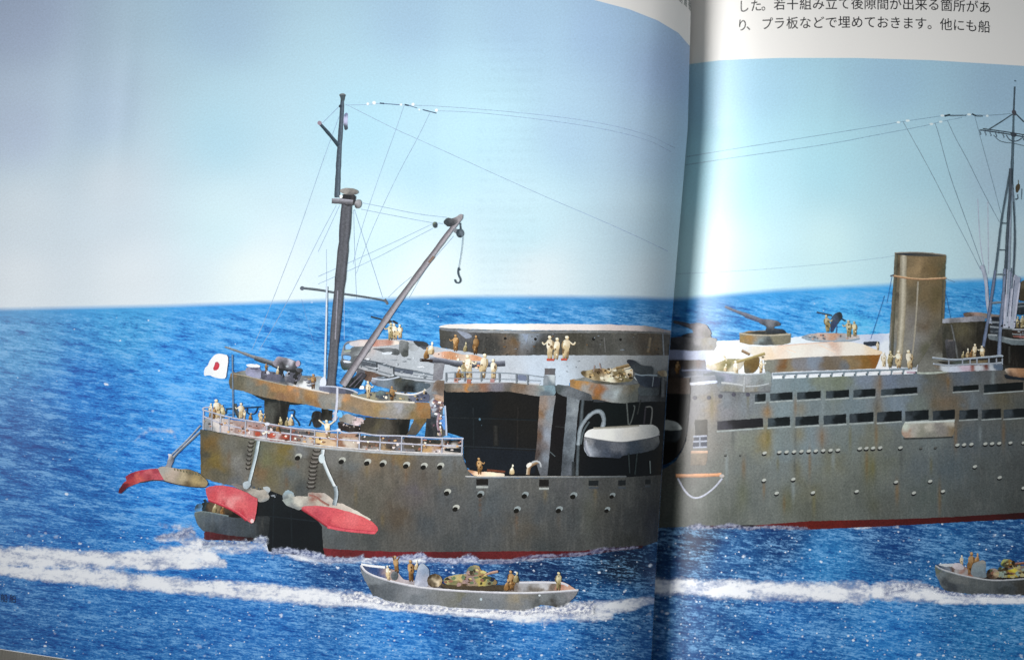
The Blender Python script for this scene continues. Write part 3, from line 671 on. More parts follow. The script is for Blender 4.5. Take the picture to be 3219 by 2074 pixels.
g.p('B', '288 905,600 905,900 900,1150 925,1240 930,1330 930,1335 1010,1300 1036,1180 1032,1000 1005,900 985,500 992,290 990', [(300, 950, '5c5850'), (450, 930, '7c7a74'), (508, 945, 'b07838'), (560, 940, '77746e'), (620, 925, '8a6450'), (800, 940, '74727c'), (1000, 930, '7e6a58'), (1130, 960, '8c8480'), (1200, 950, '98a2a0'), (1280, 930, '7e98a4'), (1260, 1010, '5e6a74'), (900, 975, '5c5852')], mot=.3)
g.p('B', '1338 920,1470 935,1690 1020,1690 1075,1560 1066,1440 1042,1338 1000', [(1360, 950, '4c5456'), (1500, 1000, '70767c'), (1650, 1050, '4c5054')], mot=.25)
g.t('B', '300 905,700 905,960 895', 12, ['c8ccd4', '9c9ca0']); g.t('B', '940 900,1180 925', 18, ['dcdfe4', '9a968e']); g.b()
for nm, q, cl_ in (('support_column', 'G|1185 -172,1335 -172,1310 0,1285 250,1258 580,1190 580,1140 430,1160 250', [(1200, 0, '8a6e54'), (1290, 0, '8c949c'), (1180, 200, '5e4c40'), (1270, 200, '9098a4'), (1160, 400, '4c423e'), (1250, 450, '7a828c'), (1210, 560, '5c6066')]),
                   ('support_column', 'G|1440 -170,1560 -130,1535 60,1520 300,1490 580,1385 580,1405 300,1435 0', [(1460, 0, '6c747c'), (1520, 0, '8c949a'), (1430, 300, '5c646c'), (1500, 300, '7a848c'), (1400, 500, '484e54'), (1470, 550, '5a6068')])):
    tl, ps_ = q.split('|'); S(nm, mat=M_STEEL).p(tl, ps_, cl_, sm=0, mot=.25).b()
g = S('support_column', mat=M_STEEL); g.t('G', '1590 -130,1570 100,1545 300,1535 580', 34, ['2c3234', '5c666c', '2a3034'], mot=.3); g.t('G', '1500 450,1500 580', 30, ['1c2022', '3a4044']); g.b()
g = S('davit', 'curved boat davit'); g.t('B', '1545 1490,1560 1340,1600 1270,1650 1210,1710 1170,1765 1175,1790 1240,1785 1290,1770 1330', 34, ['66727a', 'a4b0b8', '70787e'], w1=44, mot=.3); g.t('B', '1570 1480,1590 1360,1650 1270', 18, ['4a5458', '5c666a']); g.b()
g = S('davit', 'thin davit frame nearest the gutter'); g.t('X', '270 640,290 900', 22, ['3a403e', '6a706e', '2c302e']); g.t('X', '350 670,375 680,330 860,300 910', 16, ['4a504e', '646a68']); g.t('X', '440 600,400 780', 16, ['2c2f2e', '3c3f3e'])
g.t('X', '500 690,575 680,580 760,560 900', 20, ['50504c', '8a8c8a', '50504c']); g.t('X', '500 690,480 900', 22, ['2c2a2c', '44424a']); g.b()
g = S('lifeboat', 'white-topped lifeboat slung under its davits')
g.p('G', '1600 210,1950 245,2300 190,2315 280,2270 335,2150 365,1960 392,1940 420,1850 410,1640 402,1600 340', [(1620, 330, 'b4bcc8'), (1630, 240, '8a8c90'), (1720, 290, '4c525c'), (1900, 300, '6a6e76'), (1800, 370, '4a5260'), (2050, 320, '3c4652'), (2270, 220, '7a7c7c'), (2280, 280, '3e444c'), (1900, 400, '343c48')], mot=.12)
g.p('G', '1602 212,1610 180,1650 150,1730 130,1900 124,2050 112,2200 100,2262 105,2300 140,2312 190,2240 220,2100 240,1950 264,1800 250,1700 238,1612 228', [(1620, 210, 'f6f8f8'), (1720, 190, 'f0f0ec'), (1850, 200, 'f6f6f0'), (2050, 190, 'ece9e2'), (2200, 150, 'd8d8d4'), (2280, 190, 'c2c4c2'), (1940, 250, 'e4e4e2')], mot=.03)
g.t('G', '1690 138,1850 130,2000 122,2120 112', 22, ['7c786c', 'a4a196', 'd4d2ca'], mot=.15); g.t('G', '1605 218,1750 244,1945 270,2100 246,2240 224,2312 196', 13, ['fafafa', '8c8e90', '3c4248'], mot=.1); g.t('G', '1612 250,1622 330,1660 395', 30, ['c8ccd4', 'a4a8b4', '6c727c'], mot=.15)
g.b()
g = S('falls_rope'); g.t('G', '2020 370,2030 560', 16, ['1c2426', '343e40', '1c2426']); g.t('G', '2100 370,2080 570', 16, ['1c2426', '303a3c', '1c2426']); g.t('G', '2220 440,2225 560', 14, ['303a3c', '808a8a', '303a3c']); g.b()
g = S('quarter_tub', 'rust-marked gun tub on the edge of the upper deck', mat=M_STEEL)
g.p('B', '1470 880,1500 870,1590 880,1720 910,1900 925,2050 925,2122 912,2118 960,2104 1080,1980 1096,1860 1090,1740 1062,1680 1060,1670 1015,1470 940', [(1500, 890, '9c7a50'), (1560, 910, 'b88a50'), (1620, 960, '9a9894'), (1718, 970, 'a06a3c'), (1700, 1020, '84643e'), (1800, 980, '98a0a4'), (1890, 1000, 'c0cccf'), (1930, 980, '7c786c'), (2020, 970, '6a6452'), (2080, 1050, '5c605c'), (1980, 1075, '787c78')], sm=0, mot=.22)
g.t('B', '1700 900,1900 915,2050 915,2125 900,2070 850', 14, ['d4dce0', 'a0a8a8']); g.b()
g = S('tub_floor'); g.p('B', '1490 885,1600 850,1800 840,2050 850,2120 905,2050 925,1900 925,1720 910,1590 885', [(1560, 870, '8a8c88'), (1800, 880, '5c5a50'), (2080, 890, '6c7072')], mot=.3); g.b()
g = S('gun', 'khaki crewed gun in the deck-edge tub')
g.p('B', '1568 795,1640 790,1700 772,1750 768,1850 780,1900 760,1990 735,2068 712,2075 745,1980 780,1960 790,2060 770,2062 870,2050 890,1900 905,1750 885,1690 880,1580 835', [(1590, 810, '6c5c40'), (1650, 820, 'd8c49c'), (1700, 790, '8a7654'), (1760, 810, '5c4836'), (1800, 800, 'b0946c'), (1850, 790, 'e8dac0'), (1900, 830, '98855c'), (1980, 830, '8f8460'), (2040, 790, 'f0e0c8'), (2000, 870, '787050'), (1820, 870, 'e4dcc4'), (1740, 850, '9c8864')], mot=.5, g=3)
g.t('B', '1900 770,2075 728', 30, ['b8a07c', '8a7450', '6a5638']); g.t('B', '1700 740,1690 800', 10, 'a08c84'); g.t('B', '1745 720,1760 780', 10, 'a08c84'); g.b()
g = S('ready_locker', 'dark lockers and rail beside the gutter')
g.p('X', '265 130,290 110,370 130,450 190,590 192,592 300,480 310,380 290', [(300, 125, '30343c'), (450, 240, '42484c'), (560, 240, '3e4448')], mot=.15)
g.p('X', '360 300,590 320,680 330,670 450,540 455,440 430,400 380', [(420, 340, '3a4450'), (560, 380, '2c3440'), (640, 400, '2a2f3c')], mot=.2); g.p('X', '400 450,660 460,660 550,420 555', [(500, 500, '50585c'), (640, 500, '3c4246')], mot=.15)
g.t('X', '370 285,440 310,520 300,640 310', 14, ['a0b0bc', '7a8894']); g.t('X', '595 320,580 440', 12, ['8a949c', '6a747c']); g.t('X', '690 330,750 360', 10, ['6c7478', '6c7478'])
g.p('X', '630 260,740 240,770 320,680 320', [(700, 280, '7c6c54'), (760, 290, 'a8a088')], mot=.5); g.t('X', '712 330,705 570', 50, ['3a3e42', '64686a', '2c3034'], mot=.5); g.b()

# ---- deck clutter and crew on the upper deck
g = S('deck_stores'); g.dim = .8; g.p('B', '170 620,330 608,470 640,560 640,700 690,640 700,500 700,350 690,190 660', [(220, 640, 'f2dcd0'), (300, 630, 'eab090'), (360, 650, 'd8a078'), (450, 660, 'f6dcc4'), (600, 680, 'f0b48c')], mot=.25); g.b()
g = S('spare_spar', 'long dark spar lying on the deck'); g.t('B', '150 690,290 700,420 735,600 740,860 722', 52, ['9ea2b0', '6c707c', '474a54', '383a40'], mot=.3); g.t('B', '60 690,180 700', 26, ['3a2c26', '201a18']); g.b()
man(ship, 'B', 120, 680, 120, 'crouch', 2); man(ship, 'B', 165, 640, 130, 'crouch')
man(ship, 'B', 395, 610, 165, tone=2); man(ship, 'B', 485, 615, 100, 'crouch', 3); man(ship, 'B', 580, 640, 190, tone=2)
man(ship, 'B', 1280, 690, 240); man(ship, 'B', 1335, 690, 220); man(ship, 'B', 1425, 688, 235)
man(ship, 'B', 420, 880, 140, 'crouch', 2); man(ship, 'B', 470, 870, 170, tone=3); man(ship, 'B', 525, 880, 250, tone=0); man(ship, 'B', 645, 868, 250, tone=0); man(ship, 'B', 750, 880, 210, tone=0)
g = S('post', mat=M_STEEL); g.p('B', '1232 768,1330 770,1328 832,1228 830', [(1250, 800, '6a6668'), (1310, 800, '5c5c60')], sm=0, mot=.3); g.p('B', '1222 835,1330 832,1330 930,1215 930', [(1240, 870, '8c949c'), (1300, 850, 'd0dadf'), (1300, 910, '70808a')], sm=0, mot=.3); g.b()
g = S('post', mat=M_STEEL); g.p('B', '192 715,292 722,270 872,178 890', [(210, 760, '909298'), (270, 800, '7c7c84')], sm=0, mot=.2); g.p('B', '200 890,230 880,288 882,292 960,272 1030,165 1000', [(190, 930, '8c8078'), (250, 950, '6c5a4c'), (170, 1000, '8c949c')], mot=.25, sm=0); g.b()
g = S('railing', 'pale railing along the edge of the upper deck')
g.t('B', '300 812,400 806,640 806,970 818,1220 852', 11, ['7c8894', '98a2ac']); g.t('B', '310 862,800 868,1190 886', 9, ['8c96a0', '8c96a0']); g.t('B', '310 890,800 892,1190 910', 9, ['dfe6ee', 'b0b4bc'])
for x0, y0 in ((305, 810), (390, 808), (480, 808), (635, 808), (805, 814), (965, 822), (1070, 836)): g.t('B', [(x0, y0), (x0 + 2, y0 + 88)], 17, ['5c646c', '8c949c'])
g.p('B', '975 825,1060 835,1060 890,980 880', '78829a', mot=.2); g.b()
g = S('deck_paint_patch'); g.t('B', '380 880,420 885', 40, ['a87870', 'c8a098']); g.t('B', '500 890,540 892', 40, ['b0705c', 'a07060']); g.t('B', '720 885,760 885', 34, ['b88c88', 'a88080']); g.t('B', '1250 688,1320 690', 22, ['c85c4c', 'b85444']); g.t('B', '1385 686,1440 688', 20, ['c85c4c', 'b04c40']); g.b()
man(ship, 'G', 622, 570, 165, tone=2, label='man standing alone in the dark well'); g = G('person', ship)
man(ship, 'G', 925, 572, 105, 'crouch', 0)
g = S('person', 'pale bent figure by the column'); g.t('G', '1075 572,1080 510,1110 475,1170 450', 34, ['d8ccb8', 'a48868', '6c5440']); g.e('G', 1085, 480, 30, 18, 'f4f0e8', -40); g.b()
g = S('hose_loop'); g.t('G', '1110 460,1150 440,1190 460,1195 500', 16, ['c8ccd0', 'a0a4a8']); g.b()

# ---- opening in the stern and boat that leaves it
g = S('stern_opening', 'black mouth of the stern dock between the doors')
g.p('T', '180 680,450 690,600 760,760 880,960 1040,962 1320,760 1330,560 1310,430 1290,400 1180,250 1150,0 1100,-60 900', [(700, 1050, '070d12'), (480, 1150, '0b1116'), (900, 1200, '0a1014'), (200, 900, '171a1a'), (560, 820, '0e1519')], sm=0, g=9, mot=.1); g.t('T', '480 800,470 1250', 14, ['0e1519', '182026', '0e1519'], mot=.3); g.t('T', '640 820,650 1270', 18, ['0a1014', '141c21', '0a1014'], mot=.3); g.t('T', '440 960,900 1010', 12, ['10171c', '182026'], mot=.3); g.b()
boat = empty('printed_landing_boat', book, 'print of a dark landing boat half hidden under the red stern door')
B_ = lambda n, l=None, m=None: G(n, boat, m, l)
g = B_('cargo_well'); g.p('C', '990 840,1060 825,1180 840,1260 870,1400 940,1480 975,1300 980,1100 945,980 930', [(1010, 870, '1d2a30'), (1100, 870, '6a5640'), (1140, 900, 'a08a68'), (1200, 910, '4c4030'), (1300, 940, '16140f')], mot=.5)
g.p('C', '945 850,1000 840,1015 905,960 930,925 905', [(960, 870, '3c4c58'), (985, 890, '6ca8e0')], mot=.3); g.t('C', '1020 805,1040 830,1010 900', 26, ['2c4048', '14181a']); g.b()
man(boat, 'C', 1120, 930, 110, 'crouch', 3); man(boat, 'C', 1190, 945, 90, 'crouch', 2)
g = B_('hull', m=M_STEEL); g.p('C', '925 930,1000 920,1100 935,1250 965,1350 980,1500 960,1640 960,1625 1140,1490 1185,1250 1150,1020 1110,960 1040,935 985', [(950, 950, '6c7674'), (1000, 990, '55606a'), (1150, 980, '59646e'), (1200, 1060, '424a54'), (1400, 1040, '3e464c'), (1550, 1000, '2c3032'), (1600, 1100, '1e2224'), (1100, 1100, '343c42')], mot=.15)
g.p('C', '1020 1100,1250 1140,1500 1165,1490 1200,1250 1190,1020 1185', [(1050, 1150, '521c22'), (1300, 1170, '3e161a'), (1480, 1185, '241416')], mot=.2); g.t('C', '930 930,1000 915,1100 932,1250 960', 12, ['8c9a9c', '5c686c']); g.b()
foamstrip('bow_foam', boat, 'C', [(980, 1230, 50), (1200, 1215, 34), (1450, 1215, 40), (1560, 1190, 64), (1620, 1230, 60)], 'c4cede', .95)
foamstrip('bow_foam', boat, 'C', [(540, 1170, 20), (760, 1140, 44), (900, 1100, 66), (960, 1180, 70)], 'c8d0e4', .8)
foamstrip('bow_foam', boat, 'C', [(1460, 1190, 20), (1560, 1165, 40), (1640, 1200, 60)], 'ccd4e0', 1.0)

# ---- main hull
g = S('hull', 'grey stern half of the hull with ochre rust at the transom', mat=M_STEEL)
HULL_T = '-212 150,-100 160,0 182,300 235,650 275,900 310,1300 345,1700 370,2100 385,2258 385,2255 400,2275 470,2300 530,2350 590,2450 605,3042 600,3392 600,3792 595,4170 568,4190 1100,4180 1200,4080 1200,3950 1240,3700 1255,3350 1295,2790 1296,2390 1296,1600 1298,1200 1280,945 1265,932 1060,860 960,720 890,600 780,450 722,200 700,-80 640,-205 590'
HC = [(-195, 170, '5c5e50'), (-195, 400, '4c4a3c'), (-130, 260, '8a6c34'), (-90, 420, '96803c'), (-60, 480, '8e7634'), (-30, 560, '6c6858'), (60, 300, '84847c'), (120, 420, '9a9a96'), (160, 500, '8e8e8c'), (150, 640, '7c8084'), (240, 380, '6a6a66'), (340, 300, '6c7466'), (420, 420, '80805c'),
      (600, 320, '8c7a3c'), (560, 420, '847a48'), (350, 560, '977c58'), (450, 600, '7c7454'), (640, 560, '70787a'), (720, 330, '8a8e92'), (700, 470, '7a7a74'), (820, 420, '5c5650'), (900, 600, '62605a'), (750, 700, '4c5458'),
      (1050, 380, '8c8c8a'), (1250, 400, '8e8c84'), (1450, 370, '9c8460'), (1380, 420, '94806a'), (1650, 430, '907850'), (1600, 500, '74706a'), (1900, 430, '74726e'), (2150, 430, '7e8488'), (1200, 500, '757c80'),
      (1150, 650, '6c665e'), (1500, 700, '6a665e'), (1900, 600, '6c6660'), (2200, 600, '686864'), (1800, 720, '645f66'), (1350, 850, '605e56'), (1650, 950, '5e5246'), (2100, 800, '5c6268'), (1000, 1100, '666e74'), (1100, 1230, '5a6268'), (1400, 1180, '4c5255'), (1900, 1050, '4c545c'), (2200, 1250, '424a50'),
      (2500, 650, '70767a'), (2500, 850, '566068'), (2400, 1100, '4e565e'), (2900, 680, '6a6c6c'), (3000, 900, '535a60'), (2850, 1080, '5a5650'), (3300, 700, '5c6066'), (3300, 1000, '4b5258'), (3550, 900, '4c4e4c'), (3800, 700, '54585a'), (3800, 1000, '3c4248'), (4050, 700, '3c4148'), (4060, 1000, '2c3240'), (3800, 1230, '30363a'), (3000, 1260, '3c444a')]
g.dim = .77; g.tone = ('504d42', .26); g.p('T', HULL_T, HC, sm=0, g=8, mot=.16, sp=[(3430, 900, 75, 330, '62655c', .35)] + [(x_, y_, 9 + (i_ * 7) % 8, 50 + (i_ * 37) % 60, ('6c4c2c', '4a4034', '7a6a44', '3a3a38')[i_ % 4], .5) for i_, (x_, y_) in enumerate(  # first spot paints a vertical glare streak into the hull ink
    ((705, 480), (1115, 520), (1355, 540), (1500, 530), (1720, 570), (1885, 560), (2040, 580), (2105, 830), (2417, 850), (2450, 740), (3030, 760), (3290, 860), (600, 640), (850, 760), (1250, 760), (1640, 640), (2760, 1000), (3155, 1000), (1500, 1000), (2000, 760), (60, 420), (330, 500), (3500, 740), (1180, 420), (1600, 440), (2180, 470)))])
g.t('T', '2280 590,2500 595,3042 592,3392 594,3792 588', 16, ['e2ded4', 'a4a8aa', '60666c'], fade='5a6064'); g.t('T', '300 238,650 282,900 318,1300 352,1700 378,2250 388', 22, ['cccdd0', 'b4b8bc', '84888a'])
g.t('T', '-212 152,-100 162,0 184,300 240', 14, ['3c3f3a', '55564c']); g.b()
g = S('boot_stripe', 'dull red stripe along the waterline'); g.dim = .75
g.p('T', '944 1262,1200 1278,1600 1294,2000 1294,2390 1292,2790 1288,3350 1288,3700 1252,3950 1236,3940 1262,3700 1284,3350 1336,2790 1366,2400 1366,1920 1350,1300 1352,1100 1350,962 1342', [(980, 1300, '7c2a30'), (1150, 1320, '6a2226'), (1600, 1320, '7a242c'), (2200, 1320, '5e1e22'), (2800, 1325, '6c2426'), (3200, 1310, '58181c'), (3800, 1260, '3c1620')], sm=0, mot=.25); g.b()
for q in ((705, 410), (1115, 445), (1355, 460), (1500, 472), (1720, 487), (1885, 497), (2040, 497), (2105, 742), (2185, 890), (2417, 760), (2835, 768), (3290, 773), (3655, 773), (2760, 905), (3155, 905), (3607, 905)):
    r_ = 1.0 if q[0] < 3400 else .8
    g = S('porthole'); g.e('T', q[0] + 8, q[1] - 12, 34 * r_, 26 * r_, 'b4b6ae' if q[0] < 2200 else '8c9698', -20, g=2.5); g.e('T', q[0] - 2, q[1] + 6, 27 * r_, 22 * r_, '14130f', -20, g=2.5); g.b()
for x, y, w, h in ((645, 640, 112, 58), (1225, 650, 92, 66), (1690, 650, 92, 48), (1957, 648, 72, 50), (2200, 638, 48, 46)):
    g = S('scuttle', mat=M_INK); dk = '1c1a18' if x < 1600 else '1e2224'
    g.p('G', [(x - w / 2, y - h / 2), (x + w / 2, y - h / 2), (x + w / 2, y + h / 2), (x - w / 2, y + h / 2)], dk, sm=0, mot=.2); g.t('G', [(x - w / 2, y + h / 2 + 20), (x + w / 2, y + h / 2 + 20)], 20, ['b8bcb8', '8c9290'] if x < 1600 else ['4c5258', '42484e']); g.b()
for lst in ([(272, 268, 58), (262, 305, 56), (258, 345, 54), (252, 388, 50), (246, 430, 50), (242, 470, 48), (238, 510, 44)],
            [(886, 345, 80), (880, 385, 84), (870, 418, 86), (862, 460, 90), (850, 500, 84), (846, 540, 80), (846, 578, 80), (840, 612, 80), (832, 650, 84), (828, 690, 84)]):
    g = S('ladder')
    for x, y, w in lst:
        g.t('T', [(x - w / 2, y - 6), (x - w / 4, y + 12), (x + w / 4, y + 12), (x + w / 2, y - 6)], 12, ['1e1a18', '3c3632'], sm=0); g.t('T', [(x - w / 3, y - 8), (x + w / 3, y - 8)], 7, ['8a8480', '8a8480'])
    g.b()
foamstrip('waterline_foam', ship, 'T', [(430, 1310, 40), (600, 1290, 40), (760, 1300, 50), (900, 1340, 50), (1000, 1370, 36), (1200, 1370, 34), (1350, 1340, 34)], 'c2cade', .95)
foamstrip('waterline_foam', ship, 'T', [(1380, 1360, 24), (1560, 1370, 34), (1760, 1350, 40), (1880, 1320, 30), (1930, 1370, 34), (2200, 1380, 34), (2330, 1340, 40), (2430, 1390, 30)], 'c0c6dc', .95)
foamstrip('waterline_foam', ship, 'G', [(600, 1390, 30), (900, 1390, 26), (1100, 1340, 26), (1300, 1330, 20), (1560, 1320, 24), (1800, 1275, 30), (1900, 1265, 24), (2140, 1250, 14)], '9c9cb4', .75)

# ---- after deck, seen over the hull edge
g = S('after_deck'); g.dim = .74
g.p('T', '-190 140,-190 60,-120 20,100 60,300 80,500 110,900 170,1300 210,1800 240,2255 245,2255 385,1700 370,1300 345,900 310,650 275,300 235,0 182', [(-150, 120, 'a8acb0'), (-60, 100, 'f0e8e4'), (40, 120, 'e4d4d0'), (150, 150, 'b4948c'), (230, 180, 'dcc8c8'), (330, 190, 'a8705c'), (400, 200, 'd0d0dc'), (470, 200, 'b45440'), (520, 200, 'd4c4c4'), (590, 220, 'a0503c'), (700, 220, '8c8888'), (800, 240, 'c8c0bc'), (900, 255, 'ffdca0'), (1000, 280, 'f8d8b4'), (1100, 270, 'a07860'), (1150, 310, 'f2e4d4'), (1350, 290, '6a5c54'), (1400, 330, 'b0a8a4'), (1500, 350, 'b89c78'), (1600, 300, '5a5048'), (1700, 340, '8c8c94'), (1850, 320, '5c5a54'), (1900, 340, 'e0b884'), (2010, 325, 'b08050'), (2000, 350, 'f2e8ec'), (2130, 350, 'e8e0d8'), (2150, 280, '1c1e20'), (2240, 300, '14181c')], sm=0, g=5, mot=.35)
g.p('T', '420 110,640 150,640 185,420 150', '50504e', mot=.3); g.p('T', '660 160,860 175,860 210,660 190', '5c5a5c', mot=.3); g.p('T', '1100 180,1280 190,1270 230,1100 215', 'a0806c', mot=.3); g.p('T', '1300 200,1480 215,1480 255,1300 240', '4e4e4a', mot=.3)
g.p('T', '1500 215,1680 215,1680 265,1500 255', '504c50', mot=.3); g.p('T', '1700 220,1860 225,1860 280,1700 270', '3a342e', mot=.3); g.p('T', '1880 240,2050 245,2050 285,1880 280', '33332f', mot=.3); g.p('T', '1310 262,1480 272,1480 310,1310 300', '6a5a4c', mot=.3); g.p('T', '1700 290,1860 300,1860 335,1700 325', '5c5448', mot=.3)
g.p('T', '2080 320,2240 325,2240 365,2080 350', '22262a', mot=.2); g.b()
for q in ((330, 190), (470, 200), (590, 215)): S('deck_paint_patch').e('T', q[0], q[1], 28, 20, 'b4503c', 10, mot=.3, g=3).b()

g = S('tub_pillar', 'fat pillar under the aftermost gun tub', mat=M_STEEL); g.p('A', '640 1030,720 1050,940 1080,990 1095,925 1110,905 1200,900 1310,800 1305,680 1290,690 1130,690 1070', [(660, 1050, '20221f'), (720, 1080, '20241f'), (740, 1180, '4b4d48'), (730, 1260, '4c4c46'), (850, 1200, '1c1c1a'), (890, 1150, '171614'), (820, 1280, '14120f')], sm=0, mot=.15); g.b()
g = S('back_rail'); g.t('A', '330 1150,500 1140,660 1130', 14, ['16283c', '22384e']); g.t('A', '350 1205,480 1200', 10, '24405c'); g.t('A', '530 1140,525 1195,600 1205,630 1135', 12, ['1a3048', '1a3048']); g.t('A', '335 1150,330 1200', 12, '24405c')
g.t('A', '410 1100,420 1170,460 1240', 34, ['5a6468', '42484a', '2c3234']); g.b()
g = S('deck_winch', mat=M_STEEL); g.p('A', '1140 1180,1180 1165,1225 1175,1225 1320,1160 1330,1130 1240', [(1170, 1200, '1c1c1c'), (1190, 1290, '2c2c2c')], mot=.3); g.p('A', '1228 1140,1330 1165,1325 1260,1230 1260', [(1250, 1180, '14140f'), (1300, 1230, '2e2e2a')], sm=0, mot=.2)
g.t('A', '915 1165,980 1160,960 1220,1010 1270,1020 1310', 12, ['243a4c', '1a2a34']); g.t('A', '1110 1310,1130 1250,1160 1220', 12, ['243a4c', '1a2a34']); g.t('A', '1340 1180,1370 1210,1340 1260', 40, ['a8b0cc', 'd0d4e8', '8c8ca0'])
g.b()
g = S('hatch_coaming', mat=M_STEEL); g.p('A', '1400 1215,1470 1195,1560 1225,1625 1240,1630 1290,1560 1310,1480 1290,1385 1265', [(1440, 1230, '7c7a74'), (1500, 1250, '98948e'), (1590, 1270, 'c0acac'), (1570, 1300, 'd4c4c8')], mot=.3)
g.p('A', '1375 1265,1480 1295,1620 1315,1600 1370,1500 1370,1390 1350', [(1420, 1320, '2a2422'), (1560, 1340, '24201c')], mot=.2); g.b()
g = S('tub_pillar', 'squat drum under the second gun tub', mat=M_STEEL); g.p('A', '1460 1185,1620 1225,1900 1245,2060 1240,2045 1330,2030 1425,1900 1410,1600 1380,1590 1300,1640 1240', [(1520, 1200, '24221e'), (1680, 1270, '3c3830'), (1750, 1330, '57513f'), (1850, 1320, '4c4840'), (1920, 1320, '38342e'), (1990, 1320, '11120e'), (1800, 1390, '4c4a48')], sm=0, mot=.2); g.b()
g = S('tub_brace', mat=M_STEEL); g.p('A', '2105 1232,2230 1235,2110 1400,2025 1395', [(2140, 1260, '74603c'), (2100, 1350, '504c46')], sm=0, mot=.3); g.p('A', '2215 1240,2260 1225,2330 1250,2300 1420,2195 1410', [(2240, 1260, '2c343c'), (2240, 1350, '1c2226'), (2300, 1350, '34383c')], sm=0, mot=.35); g.b()

g = S('tub_floor')
g.p('A', '385 815,500 790,640 790,760 800,900 830,1050 835,1230 845,1262 960,1240 1010,1100 975,900 930,700 885,500 840', [(420, 820, '5c5a50'), (520, 800, '8c8f8c'), (700, 860, '6c6c78'), (900, 880, '5c5e64'), (1050, 870, '66696a'), (1150, 860, '5c6060'), (1040, 935, 'e4e6e8'), (1120, 950, 'f0f2f2'), (1210, 900, 'a8b4bc')], mot=.15, g=4)
g.p('A', '1210 935,1300 925,1500 960,1560 990,1560 1020,1700 990,1900 985,2090 1010,2190 985,2240 1010,2240 1085,2000 1080,1760 1075,1620 1050,1500 1012,1350 1010,1200 975', [(1250, 950, '74788c'), (1400, 980, '5e6070'), (1500, 1000, '484c58'), (1560, 1020, '8c8c80'), (1700, 1030, 'a09a80'), (1800, 1030, '5a5c60'), (1950, 1040, '848478'), (2080, 1050, '6c7080'), (2180, 1050, '5c6278')], mot=.2, g=4)
g.t('A', '1210 935,1350 940,1500 968,1570 1000', 12, ['d4dcec', 'a4acc0']); g.t('A', '1920 1000,2010 1012,2090 1018,2160 995,2210 968', 16, ['f4f2f0', 'c8c8cc']); g.b()
man(ship, 'A', 1148, 965, 150, tone=2, label='man standing in the aftermost tub beside the mast')
g = S('gun_tub', 'long raised gun tub wall with orange rust', mat=M_STEEL); g.dim = .92; g.tone = ('7c7668', .30)
g.p('A', '355 900,372 820,400 800,420 815,520 838,700 882,900 925,1100 968,1300 1002,1500 1012,1620 1050,1760 1082,1900 1076,2000 1080,2250 1092,2252 1170,2250 1238,2100 1247,1900 1242,1700 1225,1550 1195,1400 1160,1250 1150,1100 1112,950 1090,700 1045,600 1020,500 985,370 960', [(370, 880, '4c4c40'), (400, 840, '8c6a40'), (410, 930, '5e5c48'), (470, 880, '5a5c4e'), (560, 920, '7c8078'), (640, 960, '6c6e64'), (700, 900, 'b07c40'), (800, 915, 'b8844a'), (880, 940, 'be8c4c'), (975, 952, 'e09a58'), (760, 1000, '806a48'), (850, 1010, '8c5e3c'), (930, 1050, '9c6a34'), (1010, 1000, '948878'), (1060, 1080, '7c7a6c'), (1000, 1060, '8c6c3c'), (1150, 1010, 'b88848'), (1130, 1060, 'a07038'), (1200, 1090, '94642c'), (1280, 1040, '9c9c98'), (1300, 1090, '808c90'), (1370, 1060, 'b4b8bc'), (1420, 1100, '8c7858'), (1460, 1060, 'dc9c5c'), (1500, 1100, 'a48864'), (1600, 1120, 'a08464'), (1700, 1100, 'b89464'), (1720, 1150, 'a88850'), (1550, 1150, '847c70'), (1850, 1120, '9c9a94'), (1950, 1110, 'b4b8c4'), (2000, 1180, '8c8c8a'), (2060, 1130, '8e8c7c'), (2150, 1120, 'a46c24'), (2200, 1190, '94641e'), (2100, 1220, '8c7038'), (2240, 1140, '947040')], sm=0, g=5, mot=.2)
g.t('A', '960 930,1100 968,1300 1004', 14, ['f4ece4', 'b49c84']); g.t('A', '1500 1020,1620 1056,1760 1088,1900 1080,2000 1086,2100 1092', 20, ['fff4e4', 'd8ccbc', '9c968c']); g.t('A', '380 815,520 842,700 886,900 930', 10, ['b8b0a0', '8c8472'])
g.p('A', '560 1008,700 1045,950 1088,1080 1108,940 1112,700 1075,640 1050', '1a1f1e', mot=.1)
g.b()
g = S('sea_gap', 'patch of sea seen under the gun tub'); g.p('A', '1372 1190,1400 1172,1428 1182,1425 1225,1395 1232,1375 1220', '6cb8ee'); g.b()

g = S('anti_aircraft_gun', 'long-barrelled gun in the aftermost tub')
g.p('A', '515 765,560 750,645 752,665 810,660 868,600 858,510 830', [(540, 790, '8c8ea4'), (600, 770, '6c6c80'), (630, 830, 'a0a4bc'), (560, 820, '9a9cb8')], mot=.2)
g.p('A', '512 735,560 725,645 735,655 760,540 758', [(560, 740, 'e8eefa'), (640, 745, 'fbfdff')], mot=.05)
g.t('A', '560 772,630 776', 10, ['3c3c4c', '5a5a6c']); g.p('A', '655 800,700 790,830 820,890 870,880 900,780 885,660 870', [(680, 840, '3a3a40'), (760, 830, '6a6a7c'), (860, 880, '48505c')], mot=.25)
g.p('A', '880 805,950 790,1040 800,1030 870,975 920,880 890', [(900, 840, '72747c'), (960, 830, '585a66'), (950, 890, '4c4e58')], mot=.15); g.p('A', '860 880,900 800,870 790,860 850', '303238')
g.p('A', '985 780,1040 790,1010 850,990 925,965 920', '2a2a28', mot=.2); g.p('A', '865 790,900 770,905 820,880 850', '86b8e8')
g.p('A', '765 752,880 770,1000 770,985 815,900 800,862 790,850 850,838 790', '272a2c', mot=.2)
g.t('A', '318 568,450 612,600 668', 15, ['a4a8a4', '7c8086', '5a5c64'], w1=30); g.t('A', '600 672,700 705,800 735', 44, ['9a9ca4', '70747a', '44484c', '303234'], w1=56)
